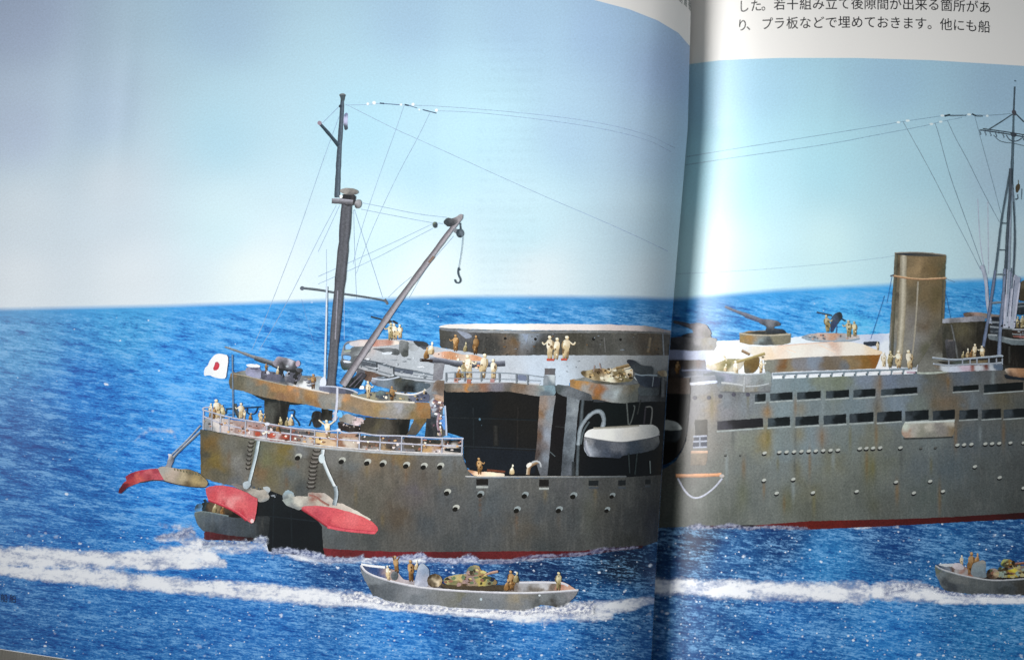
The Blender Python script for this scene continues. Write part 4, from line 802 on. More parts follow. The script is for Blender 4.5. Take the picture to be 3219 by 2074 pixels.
g.p('A', '790 690,810 655,880 668,960 690,1000 712,990 770,960 790,880 775,800 760,760 720', [(830, 670, 'c4bccc'), (930, 695, 'c8c8d4'), (860, 720, '6c6c74'), (960, 730, '5c5c64'), (850, 760, '2c2e30'), (960, 775, '34363a')], mot=.25)
g.e('A', 905, 750, 14, 12, 'a8b0b8'); g.e('A', 1005, 725, 22, 30, 'b8a4b4', 10); g.p('A', '980 760,1040 770,1045 810,990 800', [(1000, 780, '54565c'), (1030, 790, '3c3c40')], mot=.2); g.b()
man(ship, 'A', 706, 800, 80, 'stand', 2, 'small brown figure behind the gun sight'); man(ship, 'A', 815, 825, 85, 'crouch', 0)
g = S('anti_aircraft_gun', 'low dark gun in the second tub', mat=M_STEEL)
g.p('A', '1690 870,1760 845,1830 862,1960 860,2090 880,2160 905,2250 915,2240 950,2150 990,1950 985,1850 960,1740 935,1700 920', [(1720, 870, 'a4acbc'), (1760, 910, '50505c'), (1850, 890, '74808c'), (1950, 890, '4a4a40'), (2000, 930, '444a4a'), (2150, 930, '54626c'), (2050, 970, '101416')], mot=.2)
g.t('A', '1700 862,1780 878,1850 875,1960 850', 13, ['dce4f4', '98a4b0']); g.p('A', '1740 990,1790 975,1850 1000,1850 1050,1760 1055,1735 1030', [(1780, 1000, '6c7c7c'), (1820, 1040, '343a48')], mot=.35); g.b()
man(ship, 'A', 1668, 1055, 175, tone=0); man(ship, 'A', 1888, 1075, 145, tone=2); man(ship, 'A', 2190, 1010, 55, 'crouch')
g = S('canvas_cover'); g.p('A', '1578 935,1625 930,1630 965,1580 968', 'fdfdfa', mot=.03); g.b()

# ---- mast and boom
g = S('yard_arm', 'crosstree low on the mast'); g.t('A', '1035 15,1200 32,1345 58', 22, ['747c84', '5a646c', '40484e']); g.t('A', '1440 72,1640 100,1800 128,1850 150', 20, ['7a8288', '525c66', '3c464e']); g.e('A', 1045, 18, 22, 20, '5c6470'); g.t('A', '1820 120,1850 170', 22, ['50545a', '6c7076']); g.b()
g = S('boom_foot', mat=M_STEEL); g.p('A', '1430 945,1590 800,1650 830,1620 880,1590 935,1580 960', [(1500, 920, '1f2626'), (1600, 840, '3c3c42'), (1560, 930, '161c1c')], sm=0, mot=.15); g.t('A', '1490 940,1610 820', 12, ['6a6470', '4c4a52']); g.t('A', '1530 950,1620 850', 9, ['54505a', '54505a']); g.b()
g = S('topmast', 'slender topmast with a raked gaff'); g.t('E', '528 150,522 300,508 520,492 760,478 1110', 34, ['3e4a56', '5e6c7a', '4a5662', '3a4450'], w1=54)
g.e('E', 528, 150, 31, 19, '7c8084'); g.p('E', '500 145,558 145,545 200,515 200', '4c585e', sm=0); g.t('E', '315 415,400 510,492 622', 26, ['4a5a6a', '34444e', '2c3a44'], w1=38); g.e('E', 312, 410, 20, 20, '9a8a98')
g.p('E', '545 320,580 312,575 420,580 470,545 480,535 400', [(560, 330, '7c84a4'), (560, 370, 'c8ccec'), (545, 450, '3a4850')], mot=.3); g.e('E', 506, 252, 14, 14, '2c3844'); g.b()
g = S('mast', 'thick grey mast post', mat=M_STEEL)
g.t('N', '1090 636,1084 720,1074 830,1062 950,1050 1080,1040 1212', 34, ['3a3c42', '62646c', '585a60', '5c5e66', '3c3e44'], w1=29, sm=1, mot=.2)
g.t('A', '1378 40,1370 200,1355 500', 12, ['9c9ca8', '80808c']); g.b()
g = S('mast_head', mat=M_STEEL); g.p('F', '285 235,455 240,448 330,430 370,340 380,290 330,262 290', [(320, 260, '2a2a2e'), (400, 300, '36363a'), (420, 350, '2c2e32')], mot=.2); g.e('F', 375, 200, 112, 42, [(330, 180, 'a09c98'), (420, 190, '8a8884'), (380, 235, '5c5a5c')], 4, n=18, mot=.25)
g.t('F', '165 315,280 318,420 335', 62, ['a8a8b4', '8c8c94', '66666c', '44444a'], mot=.25); g.e('F', 482, 352, 42, 58, [(490, 340, '9c9ca0'), (460, 380, '3c3c3e')], 15, mot=.3); g.e('F', 278, 262, 20, 22, 'f2faff'); g.b()
g = S('signal_pole', 'thin white pole beside the mast'); g.t('A', '1276 0,1272 300,1262 600,1255 900', 17, ['b4c4d4', 'd8e4ee', '9cb0c8'], w1=20); g.p('A', '1215 870,1262 840,1275 930,1205 940', 'dfe6f4', mot=.05)
g.t('A', '1375 950,1372 1100,1350 1260', 20, ['d8dcec', 'b8bccc'], w1=26); g.b()
g = S('cargo_boom', 'grey cargo boom raised at a slant'); g.t('N', '1449 680,1400 745,1332 838,1249 950,1160 1082,1076 1210', 15, ['8e8c94', 'aaa6ac', '7c787e', '4a484e'], w1=22, mot=.2); g.t('F', '1400 985,1340 1060', 30, ['947c6c', '7c6a60']); g.b()
g = S('boom_head', mat=M_STEEL); g.p('F', '1505 575,1555 515,1630 530,1690 490,1735 470,1755 490,1740 530,1660 600,1580 635', [(1540, 560, '3c4448'), (1600, 560, '54585c'), (1700, 510, '9c989c'), (1590, 610, '34383c')], mot=.3); g.p('F', '1630 650,1660 640,1710 690,1690 720,1640 695', '8a9098', mot=.3)
g.t('F', '1715 580,1722 660', 16, ['2c3640', '46525c']); g.e('F', 1715, 705, 46, 54, [(1700, 680, '34424c'), (1715, 720, '66727c'), (1690, 750, '1e2a32')], mot=.4); g.e('F', 1412, 604, 27, 38, [(1400, 600, '74806e'), (1420, 620, '34404c')], mot=.5); g.b()
g = S('cargo_hook', 'hook hanging from the boom head'); g.t('F', '1750 745,1735 900,1712 1050,1698 1125', 7, ['8ca0b4', '6c8094']); g.t('F', '1700 1120,1688 1170,1700 1220,1722 1260,1718 1295,1690 1308,1662 1298,1652 1262', 18, ['34424e', '4e5e6c', '2c3844'], mot=.3); g.t('F', '1690 1135,1712 1150', 22, ['3c4854', '3c4854']); g.b()

# ---- crew of the after deck, flag, rail in front
man(ship, 'A', 180, 1230, 140, tone=0); man(ship, 'A', 255, 1240, 190, tone=0); man(ship, 'A', 468, 1240, 155, tone=0); man(ship, 'A', 500, 1250, 95, tone=0); man(ship, 'A', 650, 1285, 130, tone=0); man(ship, 'A', 846, 1320, 100, tone=3)
man(ship, 'A', 300, 1235, 130, tone=3); man(ship, 'A', 215, 1245, 120, tone=2); man(ship, 'A', 690, 1300, 90, 'crouch', 2); man(ship, 'A', 900, 1315, 95, 'crouch', 3); man(ship, 'A', 560, 1260, 80, 'crouch', 2); man(ship, 'A', 820, 1370, 95, 'crouch', 2); man(ship, 'A', 940, 1310, 120, 'crouch', 0); man(ship, 'A', 1288, 1420, 175, 'arms', 0, 'man waving both arms wide'); man(ship, 'A', 2335, 1400, 100, 'crouch', 1)
g = S('hose_rack'); g.p('A', '2235 1075,2290 1040,2345 1062,2365 1130,2325 1195,2270 1180,2250 1130', [(2260, 1060, 'a4acb8'), (2320, 1050, 'a8886c'), (2300, 1110, '4c4854'), (2350, 1130, '94786c'), (2280, 1170, '9ca4b0'), (2330, 1180, '50444a')], mot=.4, g=3); g.t('A', '2330 1190,2310 1300,2345 1400', 20, ['8c6c70', 'a898a8']); g.t('A', '2385 1120,2395 1250,2400 1400', 16, ['c8d4e8', '98a4bc']); g.b()
g = S('railing', 'white bent railing round the after deck')
RT = '-192 -35,-120 -18,30 28,220 62,420 92,560 118,700 142,870 152,960 168,1095 156,1130 185,1290 176,1400 200,1490 205,1680 208,1870 222,2060 230,2262 234'
g.t('T', RT, 14, ['e4e8f2', 'b4b8cc', '7c8090'], mot=.2); g.t('T', '-190 20,0 100,200 140,400 162,640 190,860 220,1080 240,1290 255,1480 268,1680 280,1870 290,2060 300,2255 300', 13, ['dcdce8', 'a0a0b4'], mot=.3)
g.t('T', '0 172,300 222,650 262,900 300,1300 335,1700 362,2100 376,2255 378', 15, ['f0ece8', 'c4c0c0', '8c8c90'], mot=.3)
for x, y0, y1 in ((-180, -60, 150), (-100, -50, 155), (-20, 0, 175), (60, 30, 190), (215, 60, 215), (415, 92, 235), (640, 130, 262), (865, 150, 300), (1080, 156, 320), (1285, 176, 335), (1480, 205, 345), (1682, 208, 360), (1870, 222, 366), (2062, 230, 372), (2250, 232, 378)):
    g.t('T', [(x, y0), (x - 5, y1)], 12, ['c4c8d4', '9498a8'], mot=.3)
g.e('T', 418, 95, 24, 16, 'dfe4f0'); g.e('T', 1088, 152, 20, 14, 'dfe4f0'); g.t('T', '-190 -35,-185 -60,-120 -60', 12, ['c4ccdc', 'a4acbc']); g.b()
g = S('flagstaff'); g.t('A', '388 640,392 900,396 1230', 12, ['8498ac', '5c6c80']); g.b()
g = S('ensign', 'white flag with a red disc')
g.p('A', '228 640,275 630,352 650,348 720,330 862,285 868,232 855,165 832,118 842,125 775,165 735,180 690', [(300, 680, 'fbfbff'), (200, 720, 'f4f6fa'), (280, 830, 'f6f8fc'), (140, 810, 'eef2f6')], mot=.03)
g.p('A', '232 705,262 712,270 745,252 785,215 790,210 765,225 730', [(240, 720, 'b8485a'), (250, 760, 'cc3c4c')], mot=.1, g=3); g.b()

clutter('deck_fittings', ship, 'T', '-180 60,420 110,900 170,1700 235,2240 250,2240 370,1300 335,650 265,0 172,-190 130', 120, ['5c3c30', 'e8dcd8', 'a06c58', '3c3430', 'd8b080', '8c6450', 'fff4e4', 'b48c7c'], 13, 3)
clutter('deck_fittings', ship, 'A', '640 800,1000 800,1220 860,1200 960,900 920,660 870', 26, ['2a2c30', '8c909c', '50525c', 'c8ccd8', '6c6c78', '1e2022'], 16, 4)
clutter('deck_fittings', ship, 'A', '1560 990,2220 1000,2220 1075,1900 1070,1620 1045', 26, ['2a2c30', 'c8b488', '50525c', 'e8e0d0', '8c7450', '1e2022'], 13, 5)
clutter('deck_fittings', ship, 'A', '1620 640,2060 600,2280 830,2240 900,1700 860', 30, ['c4ccd4', 'e4e8ee', '5c646c', '444c54', '8c949c'], 13, 6, 3)
clutter('deck_fittings', ship, 'A', '2250 1060,2370 1060,2390 1380,2290 1400', 26, ['d8dce8', '6c5460', '3c3840', 'c09c90', '8c7c80', 'f4f0f0'], 13, 7)
clutter('deck_fittings', ship, 'B', '180 620,640 650,700 700,430 900,380 900,420 740', 22, ['f6dcc4', 'd89870', '8c6a48', 'fff0dc', '6c4c3c'], 12, 8)
clutter('deck_fittings', ship, 'B', '1600 800,1900 770,2050 740,2040 890,1750 880,1640 850', 44, ['5c4a30', 'f0e2c4', 'c8ac7c', '3c3020', '8c7448', 'fff4dc'], 15, 9)
clutter('deck_fittings', ship, 'A', '1400 1210,1620 1240,1600 1360,1390 1340', 16, ['1c1816', '8c8480', '4c4440', 'c8bcbc'], 13, 10)
clutter('deck_fittings', ship, 'B', '1330 700,1560 680,1500 860,1340 860', 5, ['a4acb4', '8c949c'], 10, 12)
clutter('deck_fittings', ship, 'B', '1000 430,2380 450,2380 640,640 645,600 460', 46, ['5c5c58', '2a2a28', '6c6a60', '74552f', '7c848c'], 10, 13, 2)
clutter('deck_fittings', ship, 'T', '-150 640,200 660,420 700,560 760,520 800,300 720', 14, ['c4ccd0', '4c545c', '8c949c', '2c3238'], 14, 11)
# ---- stern doors and their struts
g = S('door_strut'); g.t('C', '700 470,735 400,850 290,985 165', 20, ['c4ccd4', '8c949c', '5c646c'], mot=.3); g.t('C', '715 385,850 260,985 110', 13, ['b4c0cc', '7c8894'], mot=.3); g.p('C', '665 480,690 400,680 375,720 380,740 430,700 520,650 500', [(700, 390, 'd8d8dc'), (690, 470, '8c8c94'), (720, 440, '5c5c60')], mot=.4); g.b()
g = S('stern_door', 'outermost stern door with a curled red tip'); g.dim = .86
g.p('C', '560 530,620 495,700 500,780 520,860 515,970 555,1040 615,1060 660,1030 690,940 692,830 672,720 650,640 625', [(620, 520, 'b8b4ac'), (700, 570, 'cab8a8'), (760, 610, 'a89c88'), (850, 580, 'c4b494'), (950, 620, 'c8b07c'), (1010, 670, 'a8946c'), (900, 540, '7c7058'), (1000, 600, '8c7c58'), (880, 670, '6c5c44')], mot=.2)
for i in range(9): g.t('C', [(740 + i * 28, 512 + i * 6), (748 + i * 28, 532 + i * 6)], 12, ['54503c', '7c7860'])
g.p('C', '585 512,500 520,400 535,320 562,282 592,290 628,262 650,225 700,214 745,240 748,300 690,420 642,540 618,645 622,610 560', [(560, 530, 'b84858'), (450, 545, 'c04058'), (330, 570, '9c2c44'), (300, 610, 'a03448'), (600, 590, 'd0606c'), (500, 585, 'e07078'), (400, 610, 'e06c64'), (320, 650, 'c04444'), (250, 710, '6c1828'), (500, 610, 'b04450'), (230, 735, '5c1424')], sm=0, mot=.12, g=4)
g.t('C', '1030 690,900 688,720 655,640 628,540 622,420 646', 9, ['4a4438', '3a2a30']); g.b()
g = S('door_hinge'); g.dim = .72; g.p('C', '1260 655,1350 660,1460 700,1560 720,1600 690,1650 690,1620 740,1640 790,1600 825,1530 830,1480 780,1380 730', [(1300, 665, '9c9894'), (1380, 690, '8c8480'), (1480, 720, 'c4bcb0'), (1560, 760, 'd0c8bc'), (1620, 700, 'b4bcc0'), (1600, 800, 'a4a8a8')], mot=.35, g=3.5)
g.p('T', '370 690,420 680,450 700,440 740,400 720', 'b4bcc0', mot=.3); g.p('T', '560 760,600 710,660 730,680 780,640 830,570 830', [(600, 720, 'a8c0cc'), (620, 790, 'c4ccc8'), (580, 820, '7c8488')], mot=.3, g=3.5); g.b()
g = S('stern_door', 'middle stern door, broad and wholly red'); g.dim = .86
g.p('C', '1035 700,1070 684,1130 672,1210 674,1300 690,1400 728,1520 795,1520 860,1508 940,1492 1010,1468 1030,1420 1000,1340 930,1200 865,1060 810,1040 760', [(1060, 720, 'd4606c'), (1150, 700, 'e0606c'), (1280, 740, 'de5e68'), (1450, 800, 'd85e68'), (1290, 830, 'f4a0a0'), (1200, 800, 'ee7c80'), (1100, 790, 'dc5860'), (1400, 880, 'ea7074'), (1480, 900, 'e06068'), (1380, 960, 'c83c4c'), (1250, 880, 'cc4854'), (1470, 1000, 'e06c74')], sm=0, mot=.06)
g.t('C', '1060 808,1200 862,1340 930,1420 1000', 24, ['e87078', 'c43c4c', '7c2430']); g.e('C', 1472, 1005, 16, 20, 'f8d8d8'); g.b()
g = S('stern_door', 'innermost stern door, tan with a long red flap'); g.dim = .86
g.p('T', '556 810,620 785,720 772,800 776,800 745,830 736,900 740,960 745,1010 780,1060 830,1130 845,1260 910,1390 990,1380 1010,1200 970,1000 900,760 880,720 906,600 862', [(590, 830, 'a0a8a4'), (700, 800, 'd4d0c4'), (820, 750, 'a89890'), (860, 780, '9c6c60'), (950, 770, 'c4bcb4'), (900, 830, 'd4c8b8'), (1000, 860, 'd8ccc0'), (1150, 880, 'dcd0c4'), (1280, 930, 'e0d8cc'), (660, 870, '8c9090')], sm=0, mot=.2, g=4.5)
g.t('T', '810 762,880 780,940 830,1000 860', 20, ['8c5c54', 'a07468'])
g.p('T', '735 880,770 866,900 862,1050 884,1200 922,1310 962,1400 1010,1452 1060,1458 1090,1435 1122,1380 1112,1200 1098,1080 1080,985 1056,900 990,820 940', [(780, 880, 'dc6870'), (900, 890, 'd8606c'), (1000, 930, 'e06068'), (1200, 980, 'ea7478'), (1100, 1010, 'e86c70'), (1380, 1040, 'e4686c'), (1440, 1090, 'dc5c64'), (1300, 1060, 'e06468'), (860, 950, 'c04c58'), (1000, 1060, 'c04450')], sm=0, mot=.06)
g.t('T', '745 892,860 965,985 1058,1000 1052', 26, ['d05c64', 'b03c48', '702028']); g.t('T', '985 1058,1080 1078,1200 1096,1380 1112,1430 1116', 30, ['b03444', 'd85c68', 'c84c58'], mot=.3); g.b()
g = S('door_strut', 'pale strut holding the middle door'); g.t('T', '335 255,310 400,270 560,235 690', 30, ['dce8ec', 'b4c4cc', '74848c'], mot=.25); g.p('T', '190 640,250 630,270 670,230 710,190 700', 'b0bcc4', mot=.4); g.b()
g = S('door_strut', 'white strut holding the innermost door'); g.t('T', '942 335,935 420,990 560,1055 690', 30, ['f0f6f8', 'd4dfe4', '8c989c'], mot=.2); g.t('T', '1055 680,1070 760,1045 860', 38, ['c4d0d8', '909ca4', '60686c'], mot=.3); g.e('T', 930, 420, 30, 44, 'c4d0d4', mot=.3); g.b()
# ================================================================== printed ship, the half on the page with the funnel
wr = lambda t, p_, w=1.6, col='7c9cb4', sm=1: wire(t, p_, w, col, sm)
wr('N', '2159 493,2346 462,2550 430,2769 395,2823 385,2951 366,2983 361'); wr('N', '2154 519,2346 490,2600 455,2769 422,2919 394,2951 384,3024 370'); wr('N', '2126 861,2346 851,2600 830,2769 811,2812 804', 1.3, '9cb8cc')
wr('L', '470 302,640 298,740 306,900 292', 1.6, '6c8498'); wr('L', '155 350,350 700,490 980,600 1190,690 1370', 1.8, '7c94a4'); wr('L', '375 358,400 430,470 700,560 950,640 1170,700 1340', 1.9, '70889a'); wr('L', '460 340,520 470,600 610,700 820,820 1040', 1.8, '70889a'); wr('L', '650 312,700 500,770 750,830 980', 1.6, '70889a')
wr('L', '670 880,685 1180,720 1400', 2.6, 'b0b8cc'); wr('L', '740 900,745 1400', 3.5, 'b0bccc')
g = S('aerial_insulator')
for q in ((122, 352, 12), (185, 341, 15), (350, 364, 14), (415, 348, 12), (425, 306, 14), (610, 298, 14), (735, 307, 10)): g.e('L', q[0], q[1], q[2], 8, 'e4f2f6')
g.b()
g = S('aerial_spreader'); g.t('L', '440 308,480 300', 12, ['26343c', '26343c']); g.t('L', '480 308,590 306', 5, '3c4c58'); g.t('L', '630 294,655 306', 10, '26343c'); g.t('L', '650 308,705 310', 7, '34444c'); g.b()

g = S('signal_mast', 'tall dark signal mast with a wide yard')
g.t('L', '926 105,922 200,918 300', 13, ['344450', '566874', '2e3e48']); g.t('L', '918 300,914 500,906 700,904 820', 14, ['3e5260', '5e7480', '344450'], w1=26); g.p('L', '900 275,930 260,940 300,920 310', '4c4c54'); g.e('L', 929, 66, 8, 5, '4c6474')
g.t('L', '745 402,830 350,910 296', 8, ['3c4c56', '3c4c56']); g.t('L', '930 290,990 350', 9, ['3c4c56', '3c4c56']); g.t('L', '705 396,850 415,1000 440', 8, ['46545e', '34424c']); g.t('L', '690 405,850 428,1000 455', 8, ['3c4a54', '3c4a54'])
g.t('L', '780 440,815 478,850 490,910 496', 5, '4c5c68'); g.t('L', '910 496,990 514', 5, '4c5c68'); g.t('L', '868 440,885 470,912 484,945 482,975 462', 7, '44525e'); g.p('L', '895 420,940 425,935 455,900 450', '3c444c')
for x in (686, 722, 757, 796, 846, 982): g.t('L', [(x, 400 + (x - 686) * .13), (x - 3, 418 + (x - 686) * .13), (x + 8, 432 + (x - 686) * .13), (x + 1, 438 + (x - 686) * .13)], 6, '4a5a66')
g.t('L', '818 408,815 430', 6, '3c4a54'); g.b()
g = S('lantern'); g.t('L', '950 750,952 790', 7, '5c5c50'); g.p('L', '935 780,965 775,960 820,940 845,930 820', '4c4434', mot=.4); g.t('L', '930 885,950 880,945 850', 9, '3a4a54'); g.t('L', '975 810,972 885', 7, '5c7480'); g.b()

# upper deck
g = S('upper_deck', 'sunlit white deck round the guns')
g.p('H', '120 600,300 590,600 512,830 506,1300 482,1450 462,2000 452,2240 440,2500 430,2500 790,2487 815,1125 878,560 860,110 850', [(220, 640, '949cb8'), (330, 620, 'b8c0dc'), (600, 560, 'eef4fe'), (700, 620, 'f2f8ff'), (1350, 490, 'e6f0fc'), (2100, 470, 'c4d0e8'), (2180, 560, 'e8f0fc'), (600, 700, 'f0f4fc'), (480, 660, 'a8b4d4'), (250, 750, '5c5450'), (800, 760, 'f4f8fc'), (2200, 700, 'f0f4f8')], mot=.04)
g.b()
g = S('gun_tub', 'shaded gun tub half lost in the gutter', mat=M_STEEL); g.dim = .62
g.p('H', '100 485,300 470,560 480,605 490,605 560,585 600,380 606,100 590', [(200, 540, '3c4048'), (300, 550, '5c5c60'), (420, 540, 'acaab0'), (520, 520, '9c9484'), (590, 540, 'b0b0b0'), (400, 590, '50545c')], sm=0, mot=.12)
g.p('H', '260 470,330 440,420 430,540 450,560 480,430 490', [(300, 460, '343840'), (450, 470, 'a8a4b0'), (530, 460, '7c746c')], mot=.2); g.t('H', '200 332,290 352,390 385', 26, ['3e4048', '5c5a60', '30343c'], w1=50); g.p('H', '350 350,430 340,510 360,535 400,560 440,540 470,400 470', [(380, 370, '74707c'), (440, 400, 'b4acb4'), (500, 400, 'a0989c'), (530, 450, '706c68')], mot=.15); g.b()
g = S('gun_tub', 'round gun tub with rust on the rim', mat=M_STEEL)
g.p('H', '818 440,900 420,1060 412,1240 425,1302 450,1300 530,1220 550,1050 555,900 545,822 525', [(860, 500, '98804c'), (930, 480, '9c7c4c'), (840, 460, '7c7868'), (1010, 510, '8a9698'), (1150, 490, '84806c'), (1260, 500, '7c7868'), (1060, 545, '4c5050')], sm=0, mot=.12)
g.p('H', '850 440,1000 420,1200 425,1270 440,1100 455,900 450', '3a3c3a', mot=.15); g.t('H', '820 440,900 452,1100 462,1300 448', 12, ['b4a890', 'b4b0a4']); g.b()
g = S('anti_aircraft_gun', 'gun with a long slanting barrel in the round tub'); g.t('H', '683 190,800 240,980 305,1060 345', 18, ['747c8c', '6c7080', '444c60'], w1=54); g.p('H', '1000 310,1080 305,1180 325,1212 350,1200 372,1150 375,1140 395,1230 400,1270 440,1090 440,1060 420,1080 380,1010 345', [(1040, 330, '70707c'), (1140, 330, '84868c'), (1180, 355, '3c4048'), (1100, 390, '3c444c'), (1200, 420, '2c343c'), (1100, 430, '1e2428')], mot=.25); g.t('H', '870 290,1000 335', 10, ['4c5c80', '4c5c80']); g.b()
g = S('gun_platform', 'round platform with a small gun and crew')
g.p('H', '1405 475,1450 450,1600 436,1800 440,1940 458,1950 490,1850 515,1650 520,1480 505', [(1430, 480, '8c98a4'), (1550, 470, 'c8b4a8'), (1700, 460, 'c49c84'), (1850, 470, 'c8c0bc'), (1500, 500, '90a0ac'), (1800, 510, 'a4b0bc')], mot=.2); g.t('H', '1405 475,1480 505,1650 520,1850 512,1950 490', 18, ['a8b8c4', '7c8c9c']); g.p('H', '1980 520,2130 515,2140 550,2060 565,1990 555', '343c48', mot=.1); g.b()
g = S('machine_gun'); g.t('H', '1545 243,1620 258,1690 275', 13, ['46505c', '2c343c'], w1=18); g.p('H', '1680 290,1730 245,1770 240,1790 290,1760 330,1720 380,1700 430,1670 430,1680 360', [(1700, 300, '4c5c70'), (1750, 270, '30383c'), (1700, 400, '3c4868')], mot=.2); g.t('H', '1770 300,1815 325', 16, ['2a3c50', '2a3c50']); g.t('H', '1735 370,1728 440', 10, '4c6490'); g.b()
man(ship, 'H', 1650, 430, 170, tone=3); man(ship, 'H', 1905, 470, 150, tone=3); man(ship, 'H', 1850, 478, 170, tone=3)
g = S('hatch_cover', 'cream canvas-topped hatch with shadowed side', mat=M_INK); g.dim = .86
g.p('H', '1050 690,1300 672,1600 656,2150 634,2135 680,2100 772,1800 784,1300 800,1060 815', [(1080, 760, '8c8e84'), (1150, 740, '8c8c84'), (1240, 745, '84603c'), (1290, 760, '90846c'), (1400, 730, '8c8c90'), (1530, 720, '8c98a8'), (1650, 740, '7c7060'), (1850, 700, '948060'), (2000, 720, '906c38'), (2100, 680, '94622c'), (1800, 770, '74787c')], sm=0, mot=.15)
g.p('H', '760 560,1000 565,1250 550,1600 522,1850 520,1990 545,2060 580,2170 612,2150 640,1600 658,1300 674,1050 694,1000 672,900 620,850 590', [(820, 590, 'f4f6fa'), (950, 640, 'f6eede'), (1100, 640, 'ffe8cc'), (1100, 580, 'fffaf0'), (1300, 600, 'fffdf4'), (1230, 580, 'ffe8d4'), (1600, 600, 'fffdf6'), (1650, 530, 'e4c0ac'), (1900, 580, 'fffaf0'), (2100, 620, 'ffe8c8')], mot=.02)
g.t('H', '1200 560,1350 620', 8, ['f4dcc8', 'f4dcc8']); g.t('H', '1560 545,1720 620', 8, ['f4dcc8', 'f4dcc8']); g.t('H', '1180 560,1350 545,1700 522', 9, ['dcb8a4', 'ecd4c4']); g.b()
g = S('funnel', 'tall brown funnel with a pale ring')
FN = [(2816, 840, '4c4438'), (2835, 840, '7c7058'), (2858, 850, 'a08a68'), (2880, 840, 'a8906c'), (2900, 850, '78664a'), (2925, 850, '84704e'), (2950, 850, '7c6848'), (2970, 850, '5c5c48'), (2814, 920, '50483c'), (2835, 920, '948c78'), (2870, 930, '6c6450'), (2900, 920, '7c6c50'), (2950, 930, '6c6044'),
      (2812, 1000, '6c6c60'), (2832, 1010, 'b4ac98'), (2860, 1010, '84807c'), (2875, 1040, '94928c'), (2900, 1020, '6c6050'), (2935, 960, '74664c'), (2950, 1050, '5c5a4c'), (2805, 1090, '7c8488'), (2830, 1090, 'a09c90'), (2870, 1080, '8c8c8c'), (2920, 1100, '686858'), (2900, 1150, '6c6c60'), (2950, 1120, '58584c')]
g.dim = .85; g.p('N', '2812 797,2850 792,2930 794,2974 804,2971 870,2966 960,2962 1030,2957 1122,2945 1140,2880 1158,2795 1150,2796 1050,2804 940,2809 870', FN, sm=0, mot=.14)
g.t('N', '2840 802,2838 940,2832 1040,2824 1145', 22, ['8c8470', 'b4ac98', 'c4beac', 'a09a88', '847c6c'], mot=.15); g.t('N', '2818 800,2812 930,2802 1145', 9, ['4c4c42', '64604f', '6c685a'], mot=.2)
g.t('N', '2886 885,2880 1000,2868 1120', 5, ['a8a290', '9c968a'], mot=.2); g.t('N', '2968 880,2963 1000,2957 1110', 10, ['74705c', '5c584a', '4c483c'], mot=.2)
g.e('L', 272, 1264, 172, 14, [(150, 1260, '3c4248'), (300, 1268, '50504c')], 2, n=20); g.t('L', '95 1254,270 1248,448 1268', 7, ['9c9488', '8c8478']); g.t('L', '84 1412,180 1428,280 1438,380 1432,452 1428', 13, ['e4c49c', 'c89c78', '6c5440']); g.t('L', '65 1415,90 1405', 10, ['5c6068', '5c6068'])
g.b(); wr('L', '75 1420,60 1500,40 1600', 1.5, '3c70ac'); wr('K', '640 20,560 280,470 560', 1.6, '2c6cb0'); wr('K', '1410 0,1450 200,1470 300', 1.6, '3c6c9c'); wr('L', '455 1435,510 1455', 1.4, '54708c')
g = S('bridge_base', mat=M_STEEL); g.p('N', '2940 1060,2962 1020,3000 1010,3140 1020,3219 1010,3520 1010,3520 1190,2880 1185,2885 1150', [(2960, 1150, '7c7c74'), (2970, 1080, '4a463c'), (3100, 1080, '1c1a16'), (3200, 1100, '14120e'), (3000, 1170, '8c9090')], sm=0, mot=.2)
g.b()
g = S('bridge_house', 'dark square house behind the funnel', mat=M_STEEL)
g.p('K', '1370 350,1900 335,2110 380,2110 900,1880 860,1370 830', [(1400, 500, '3c3c34'), (1430, 700, '33332e'), (1600, 450, '57523f'), (1700, 550, '4a463a'), (1560, 700, '3c3a36'), (1820, 450, '16140f'), (1950, 600, '14120f'), (2050, 800, '1a1712'), (1700, 750, '24221e')], sm=0, mot=.15)
g.t('K', '1480 380,1520 560,1560 800', 24, ['3c3c38', '6c6e6e', '4a4c4c'], w1=30, mot=.4); g.p('K', '1400 560,1530 570,1530 800,1420 800', [(1450, 600, '4c4c50'), (1460, 720, '3a3a3c')], mot=.25); g.t('K', '1440 580,1500 575', 12, ['7c7470', '7c7470'])
g.p('K', '1625 240,1700 222,1850 228,2100 262,2110 310,1900 300,1700 290,1640 280', [(1660, 250, '6c5c50'), (1750, 235, 'a48c84'), (1900, 250, '8c8078'), (1700, 280, '54443c')], mot=.2)
g.p('K', '1368 310,1500 295,1640 285,1780 268,1900 275,1900 335,1700 345,1368 362', [(1400, 320, 'a0a4b0'), (1600, 310, '9c9ca4'), (1850, 300, '7c7c84'), (1500, 350, '7c7c80')], sm=0, mot=.25)
g.b()
g = S('bridge_wing', 'railed bridge wing cut by the page edge', mat=M_STEEL)
g.p('V', '560 860,700 900,843 905,860 905,860 1180,600 1140,590 1000', [(650, 950, '14120e'), (800, 1000, '0f0e0c'), (700, 1100, '1c1814')], sm=0, mot=.1); g.t('V', '665 920,665 1120', 34, ['1e1c18', '3a3a38', '1c1a16'], mot=.3)
g.p('V', '790 140,860 110,860 380,775 365', [(820, 170, '5c5444'), (830, 300, '40392c')], mot=.2); g.p('V', '755 390,860 380,860 540,740 530', [(800, 420, '3c4850'), (830, 500, '1a2228')], mot=.4); g.t('V', '770 395,860 390', 12, ['8c949c', '6c747c']); g.t('V', '760 440,860 430', 12, ['8c949c', '6c747c'])
